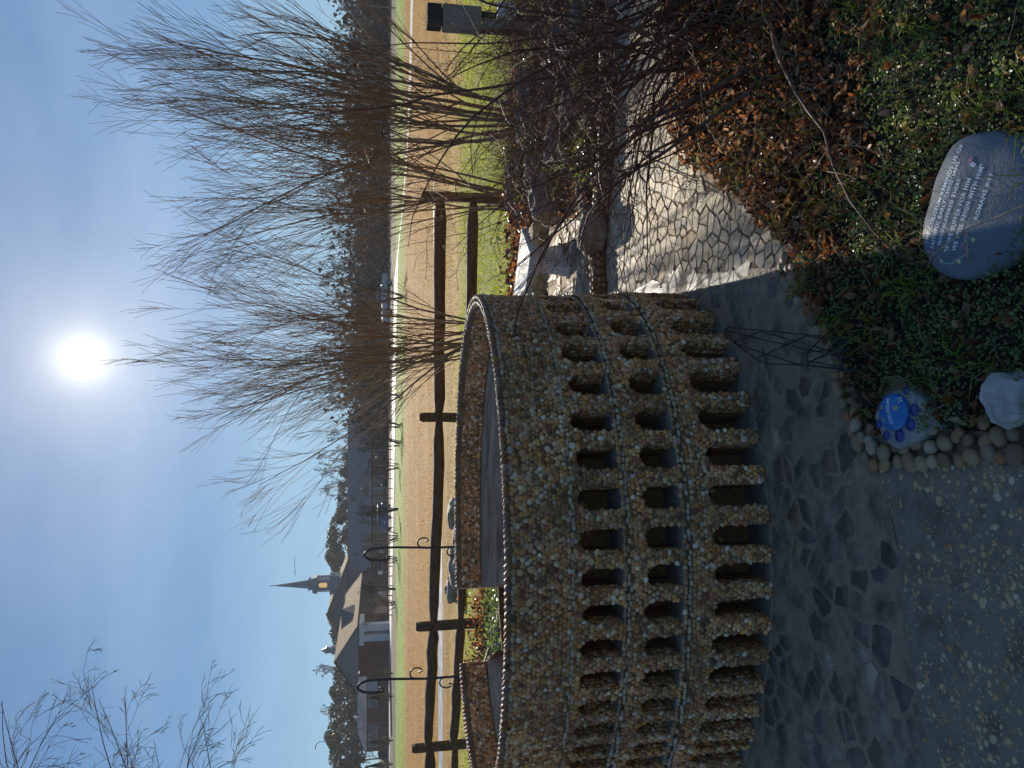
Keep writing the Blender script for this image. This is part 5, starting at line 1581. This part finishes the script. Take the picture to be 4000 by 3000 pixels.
def chapel():
    D = 150.0; s = D / FPX
    c = far(632, 1500, D); root = empty('church', (c.x, D, GZ), 'white and brick church with a tall grey steeple and a lit belfry window', 'church')
    X = lambda px: far(px, 1400, D).x - c.x
    Z = lambda py: far(1500, py, D).z
    g = MB(); g.box(X(800), X(430), .5, 30, 0, Z(1378)) if X(800) < X(430) else g.box(X(430), X(800), .5, 30, 0, Z(1378)); g.build('wall', M_BRICKW, root)
    ap_ = (X(612), Z(1281)); L_, R2 = (X(400), Z(1375)), (X(835), Z(1372))
    g = MB(); g.face((L_[0], .4, L_[1]), (R2[0], .4, R2[1]), (ap_[0], .4, ap_[1])); g.build('gable', M_GABLE, root)
    for a, b, back, mm in ((L_, ap_, 16, M_ROOFD), (ap_, R2, 16, M_ROOFSUN)):  # right slope has sunlight painted into its colour, left stays dark
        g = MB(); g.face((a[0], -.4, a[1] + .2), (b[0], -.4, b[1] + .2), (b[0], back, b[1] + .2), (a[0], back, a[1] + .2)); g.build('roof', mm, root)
    g = MB()
    for a, b, t in ((L_, ap_, .45), (ap_, R2, .35)):
        g.prism([(a[0], 0, a[1] - .1), (b[0], 0, b[1] - .1), (b[0], 0, b[1] + t), (a[0], 0, a[1] + t * .8)], (0, -.7, 0), (0, -.4, 0))
    g.build('rake_trim', M_ROOFSUN, root)
    # steeple
    def square(name, cx_, hw, z0, z1, mt, hw2=None, y=6):
        g = MB(); h2 = hw if hw2 is None else hw2
        a = [(cx_ - hw, y - hw, z0), (cx_ + hw, y - hw, z0), (cx_ + hw, y + hw, z0), (cx_ - hw, y + hw, z0)]; b = [(cx_ - h2, y - h2, z1), (cx_ + h2, y - h2, z1), (cx_ + h2, y + h2, z1), (cx_ - h2, y + h2, z1)]
        for k in range(4): g.face(a[k], a[(k + 1) % 4], b[(k + 1) % 4], b[k])
        g.face(*b); g.face(*a[::-1]); return g.build(name, mt, root)
    X2 = lambda px: far(px, 1400, D + 6).x - c.x
    cx_ = X2(727)
    ZZ = lambda py: far(1500, py, D + 6).z - GZ
    k = (D + 6) / FPX
    square('tower_base', cx_, 33 * k, ZZ(1345), ZZ(1297), M_SLATE); square('cornice', cx_, 36 * k, ZZ(1297), ZZ(1290), M_SLATE)
    square('belfry', cx_, 24 * k, ZZ(1290), ZZ(1240), M_SLATE); square('cornice', cx_, 31 * k, ZZ(1240), ZZ(1222), M_SLATE, 27 * k); square('upper_tower', cx_, 18 * k, ZZ(1222), ZZ(1210), M_SLATE); square('cornice', cx_, 21 * k, ZZ(1210), ZZ(1206), M_SLATE)
    for sx_ in (-1, 1):
        for sy in (-1, 1):
            g = MB(); q = 22 * k; g.box(cx_ + sx_ * q - .18, cx_ + sx_ * q + .18, 6 + sy * q - .18, 6 + sy * q + .18, ZZ(1290), ZZ(1240)); g.build('corner_pilaster', M_WHITEW, root)
    g = MB(); n = 8; tip = (cx_, 6, ZZ(1060)); r0 = 17 * k
    rg = [(cx_ + r0 * math.cos(a), 6 + r0 * math.sin(a), ZZ(1206)) for a in [math.pi / 8 + i * math.pi / 4 for i in range(8)]]
    for i in range(8): g.face(rg[i], rg[(i + 1) % 8], tip)
    g.build('spire', M_SLATE, root); g = MB(); g.tube([(cx_, 6, ZZ(1075)), (cx_, 6, ZZ(1052))], .07, 6); g.build('finial', M_IRON, root)
    g = MB(); w = 8.5 * k; z0, z1 = ZZ(1279), ZZ(1256); pts = [(cx_ - w, 6 - 24 * k, z0), (cx_ + w, 6 - 24 * k, z0)] + [(cx_ + w * math.cos(a), 6 - 24 * k, z1 + w * math.sin(a)) for a in np.linspace(0, math.pi, 9)]
    g.prism(pts, (0, -.1, 0), (0, -.02, 0)); g.build('belfry_window', M_LIT, root)
    # little cupola
    cu = X2(468); square('cupola_base', cu, 14 * k, ZZ(1320), ZZ(1297), M_SLATE); square('cupola', cu, 9.5 * k, ZZ(1297), ZZ(1275), M_SLATE); square('cornice', cu, 13 * k, ZZ(1275), ZZ(1271), M_SLATE, 8 * k); square('cupola_roof', cu, 8 * k, ZZ(1271), ZZ(1255), M_SLATE, .1)
    # porch wing: its ridge runs away from us, sunlight on its right slope is painted in as tan
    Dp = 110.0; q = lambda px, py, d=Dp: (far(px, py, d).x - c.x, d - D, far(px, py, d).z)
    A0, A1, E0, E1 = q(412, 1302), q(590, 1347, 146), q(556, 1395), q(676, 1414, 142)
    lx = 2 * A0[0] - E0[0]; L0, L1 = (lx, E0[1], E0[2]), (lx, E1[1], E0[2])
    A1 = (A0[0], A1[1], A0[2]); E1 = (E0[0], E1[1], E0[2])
    g = MB(); g.face(A0, E0, E1, A1); g.build('porch_roof', M_ROOFSUN, root)
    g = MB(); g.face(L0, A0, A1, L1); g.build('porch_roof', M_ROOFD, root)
    g = MB(); g.prism([A0, E0, L0], (0, .5, -.15), (0, .7, -.15)); g.build('porch_gable', M_GABLE, root)
    # small cross gable standing on that slope
    my = (E0[1] * .62 + E1[1] * .38); mx = E0[0] * .72 + A0[0] * .28; mz = E0[2] * .72 + A0[2] * .28
    g = MB(); h = 1.9; b0, b1, tp = (mx + .3, my - 2.6, mz - .2), (mx + .3, my + 2.6, mz - .2), (mx + .3, my, mz + h); bk = (mx - 2.9, my, mz + h)
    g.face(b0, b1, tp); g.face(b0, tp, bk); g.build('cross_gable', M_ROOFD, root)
    g = MB(); g.face(tp, b1, bk); g.build('cross_gable_roof', M_ROOFSUN, root)
    g = MB(); g.box(q(478, 1419)[0], q(562, 1419)[0], Dp - D, Dp - D + 5, q(500, 1421)[2], q(500, 1402)[2]); g.build('porch_beam', M_WHITEW, root)
    for px in (508, 548):
        x = q(px, 1450)[0]; g = MB()
        g.box(x - .5, x + .5, Dp - D, Dp - D + 1.0, 0, q(500, 1421)[2]); g.build('column', M_WHITEW, root)
    g = MB(); g.box(q(300, 1500)[0], q(556, 1500)[0], Dp - D + 6, -1, 0, E0[2] - .1); g.build('porch_wall', M_BRICKW, root)
chapel()
def cottage():
    D = 126; c = far(230, 1500, D); root = empty('brick_house', (c.x, D, GZ), 'low brick house behind the bushes at the left', 'building')
    X = lambda px: far(px, 1400, D).x - c.x; Z = lambda py: far(1500, py, D).z
    g = MB(); g.box(X(60), X(352), 0, 9, 0, Z(1432)); g.build('wall', M_BRICKW, root)
    g = MB(); a, b = X(40), X(372); g.face((a, -.6, Z(1432)), (b, -.6, Z(1432)), (b - 2, 5, Z(1392)), (a + 2, 5, Z(1392))); g.face((b, -.6, Z(1432)), (b, 9.6, Z(1432)), (b - 2, 5, Z(1392))); g.face((b, 9.6, Z(1432)), (a, 9.6, Z(1432)), (a + 2, 5, Z(1392)), (b - 2, 5, Z(1392))); g.face((a, 9.6, Z(1432)), (a, -.6, Z(1432)), (a + 2, 5, Z(1392))); g.build('roof', M_ROOFD, root)
    g = MB(); g.box(X(298), X(336), -.1, -.01, Z(1474), Z(1431)); g.build('white_bay', M_WHITEW, root)
    for px in (256, 140, 100): window(root, X(px), 0, Z(1468), Z(1442), 1.6)
cottage()
# shrubs clipped round in front of the church
def blob_shape(r_, n):
    v = r_.normal(0, 1, (n, 3)); v /= np.linalg.norm(v, axis=1)[:, None]; v *= (r_.random(n) ** .18)[:, None]; v[:, 2] = np.abs(v[:, 2]); return v
HB = [clump_crown(600 + k, 900, blob_shape, .16, M_HEDGE) for k in range(2)]
for k, (X, Y, wpx, hpx) in enumerate(((525, 1514, 60, 36), (470, 1514, 52, 34), (435, 1514, 50, 44), (390, 1516, 66, 52), (345, 1514, 50, 34), (290, 1514, 56, 36), (225, 1514, 70, 42), (170, 1515, 60, 40), (120, 1514, 54, 34), (60, 1514, 60, 36),
                                      (1210, 1518, 60, 48), (1160, 1518, 40, 40), (1260, 1518, 50, 40), (1310, 1520, 50, 34), (1120, 1516, 40, 30))):
    p = at(X, Y, GZ); d = p.y
    o = bpy.data.objects.new('clipped_bush', HB[k % 2]); link(o); o.location = (p.x, d, GZ); o.scale = (wpx / FPX * d / 2, wpx / FPX * d / 2, hpx / FPX * d); o.rotation_euler = (0, 0, k)
    tag(o, 'dark clipped round bush before the church buildings', 'bush', 'clipped bushes before the church')
# poles, signs, lamp standards
def pole(X, Y0, Y1, d, name, label, cat, arm=0, r=.11, mt=M_GREYP):
    p = far(X, Y0, d); root = empty(name, (p.x, d, GZ), label, cat)
    g = MB(); z = far(X, Y1, d).z - GZ; g.tube([(0, 0, 0), (0, 0, z)], [r, r * .7], 6); g.build('pole', mt, root)
    if arm:
        g = MB(); g.tube([(0, 0, z), (arm * .5, 0, z + .45), (arm, 0, z + .55)], .06, 5); g.build('arm', mt, root)
        g = MB(); g.box(arm - .3, arm + .3, -.15, .15, z + .46, z + .6); g.build('lamp_head', mt, root)
pole(2836, 1510, 1362, 118, 'utility_pole', 'tall pale pole rising above the far right wood', 'pole', r=.13)
pole(2969, 1540, 1386, 70, 'utility_pole', 'thin grey pole at the right edge before the dark pines', 'pole', r=.06)
pole(405, 1500, 1247, 150, 'lamp_standard', 'dark lamp standard poking above the trees right of the left pines', 'lamp post', arm=-.9, r=.08, mt=M_IRON)
pole(122, 1500, 1245, 140, 'lamp_standard', 'dark lamp standard above the pines at the far left', 'lamp post', arm=-.9, r=.08, mt=M_IRON)
for X in (845, 765, 690):
    p = at(X, 1524, GZ); root = empty('parking_sign', (p.x, p.y, GZ), 'small blank white sign on a short post before the hall', 'sign', 'small signs before the hall')
    g = MB(); g.box(-.04, .04, -.04, .04, 0, 1.3); g.build('post', M_GREYP, root); g = MB(); g.box(-.25, .25, -.08, -.05, 1.05, 1.65); g.build('sign_board', M_WHITEW, root)
# low rail fence by the driveway
root = empty('driveway_rail', (at(1450, 1540).x, at(1450, 1540).y, 0), 'thin brown rail fence running along the pale driveway', 'fence')
o = root.location.copy(); pr = [at(X, 1534 - (1500 - X) * .004, 0) * .97 for X in range(1700, 560, -38)]
for p in pr:
    g = MB(); g.box(p.x - o.x - .05, p.x - o.x + .05, p.y - o.y - .05, p.y - o.y + .05, GZ, .62); g.build('post', M_WOOD, root)
for a, b in zip(pr[:-1], pr[1:]):
    g = MB(); g.tube([(a.x - o.x, a.y - o.y, .5), (b.x - o.x, b.y - o.y, .5)], .07, 5); g.build('rail', M_WOOD, root)

# ------------------------------------------------------------------ vehicles
M_CARD = mat_plain('dark_car_paint', (.02, .024, .03), .25, spec=.6); M_CARB = mat_plain('blue_car_paint', (.02, .05, .14), .22, spec=.6); M_CARW = mat_plain('silver_car_paint', (.42, .45, .50), .3, spec=.6)
M_TYRE = mat_plain('tyre_rubber', (.015, .015, .015), .8); M_HUB = mat_plain('wheel_hub', (.35, .36, .38), .35, .6)
def vehicle(X, Y, length_px, kind_, mt, label, yaw=0):
    p = at(X, Y, GZ); sc = length_px / FPX * p.y
    L = 4.7 if kind_ != 'truck' else 5.6
    root = empty('parked_' + kind_, (p.x, p.y, GZ), label, kind_, rz=yaw)
    W = .92
    body = {'suv': [(-2.35, .45), (-2.35, .95), (-2.2, 1.1), (-1.1, 1.15), (2.25, 1.18), (2.35, .9), (2.35, .42)], 'truck': [(-2.8, .5), (-2.8, .95), (-2.65, 1.12), (-1.5, 1.18), (.6, 1.18), (2.8, 1.15), (2.8, .5)]}[kind_]
    cab = {'suv': [(-1.15, 1.14), (-.55, 1.68), (1.95, 1.72), (2.28, 1.16)], 'truck': [(-1.45, 1.17), (-.85, 1.75), (.45, 1.78), (.75, 1.17)]}[kind_]
    g = MB(); g.prism([(x, -W, z) for x, z in body], (0, 0, 0), (0, 2 * W, 0)); g.build('body', mt, root, bevel=.06)
    g = MB(); g.prism([(x, -W * .86, z) for x, z in cab], (0, 0, 0), (0, 2 * W * .86, 0)); cb = g.build('cabin', mt, root, bevel=.05)
    zb, zt = cab[0][1] + .08, cab[1][1] - .1; x0, x1 = cab[0][0] + .25, cab[3][0] - .18; nwin = 3 if kind_ == 'suv' else 2
    for k in range(nwin):
        a = x0 + (x1 - x0) * k / nwin + .04; b = x0 + (x1 - x0) * (k + 1) / nwin - .04
        for sy in (-1, 1):
            y = sy * W * .87; sl = .3 if k == 0 else 0; sr = -.12 if k == nwin - 1 else 0
            g = MB(); g.prism([(a, y, zb), (b, y, zb), (b + sr, y, zt), (a + sl, y, zt)], (0, -.012, 0), (0, .012, 0)); g.build('side_window', M_GLASS, root)
    g = MB(); c0, c1 = cab[0], cab[1]; g.face((c0[0] + .02, -W * .78, c0[1] + .06), (c1[0] - .05, -W * .76, c1[1] - .05), (c1[0] - .05, W * .76, c1[1] - .05), (c0[0] + .02, W * .78, c0[1] + .06)); g.v = [(x - .03, y, z + .02) for x, y, z in g.v]; g.build('windscreen', M_GLASS, root)
    for wx in (-L * .31, L * .30):
        for sy in (-1, 1):
            g = MB(); g.tube([(wx, sy * (W - .1), .34), (wx, sy * (W + .03), .34)], .34, 14); w_ = g.build('wheel', M_TYRE, root)
            g = MB(); g.tube([(wx, sy * (W + .031), .34), (wx, sy * (W + .045), .34)], .2, 10); g.build('hub', M_HUB, w_)
    for sy in (-1, 1):
        g = MB(); g.box(body[1][0] - .03, body[1][0] + .05, sy * .6 - .18, sy * .6 + .18, .75, .9); g.build('headlight', M_WHITEW, root)
        g = MB(); g.box(body[-2][0] - .08, body[-2][0] + .02, sy * .7 - .12, sy * .7 + .12, .7, .95); g.build('tail_light', M_PINK, root)
vehicle(1836, 1531, 95, 'truck', M_CARW, 'silver pickup truck driving on the pale road behind the willows', R(180))
vehicle(980, 1527, 80, 'suv', M_CARB, 'blue car with a shining windscreen parked before the long hall', R(70))
vehicle(588, 1519, 52, 'suv', M_CARD, 'black car parked by the white church porch', R(75))

# short vapour trail high above the church
g = MB(); p0, p1 = far(835, 1149, 4200), far(753, 1153, 4200); g.tube([p0 - p0, (p1 - p0) * .5, p1 - p0], [.3, 1.5, 2.2], 6)
tr_ = g.build('vapour_trail', mat_plain('ice_crystal_white', (.9, .9, .9), 1.0), None, smooth=True, loc=p0, kind='stuff')
# tell the members of each short row apart by their place in it
ORD = ['first', 'second', 'third', 'fourth', 'fifth', 'sixth', 'seventh', 'eighth', 'ninth', 'tenth', 'eleventh', 'twelfth', 'thirteenth', 'fourteenth', 'fifteenth', 'sixteenth']
for grp, txt in (('pines of the left row', 'dark pine left of the church, {} from the left in its row'),
                 ('young trees along the driveway', 'young leafless tree along the driveway, {} from the left of the row'),
                 ('pines behind the long roof', 'blue green pine behind the long roof, {} from the left of its clump'),
                 ('leafless trees behind the long roof', 'tall leafless tree behind the long roof, {} from the left of those'),
                 ('evergreens at the far right', 'dark evergreen in the mass at the right edge, {} from its left end'),
                 ('brown leafless trees before the pines', 'brown leafless tree before the left pines and church, {} from the left'),
                 ('pines behind the church gable', 'pine top behind the church gable, {} from the left'),
                 ('evergreens behind the long roof', 'rounded evergreen under the leafless trees behind the roof, {} from the left'),
                 ('clipped bushes before the church', 'dark clipped bush before the church buildings, {} from the left'),
                 ('small signs before the hall', 'small blank white sign before the hall, {} from the left')):
    mem = [o for o in scene.objects if o.get('group') == grp and o.parent is None]
    mem.sort(key=lambda o: proj(o.location.x, o.location.y, 0)[0])
    for k, o in enumerate(mem): o['label'] = txt.format(ORD[min(k, 15)])
# ------------------------------------------------------------------ winter haze
hz = MB(); hz.box(-140, 190, -8, 225, -1.1, 26)
ho = hz.build('haze', None, kind='stuff')
hm = bpy.data.materials.new('haze'); hm.use_nodes = True; ht = hm.node_tree; ht.nodes.clear()
hp = ht.nodes.new('ShaderNodeVolumePrincipled'); hp.inputs['Color'].default_value = (.86, .90, 1.0, 1); hp.inputs['Density'].default_value = 0.0002; hp.inputs['Anisotropy'].default_value = 0.3
hh = ht.nodes.new('ShaderNodeOutputMaterial'); ht.links.new(hp.outputs[0], hh.inputs['Volume'])
ho.data.materials.append(hm)
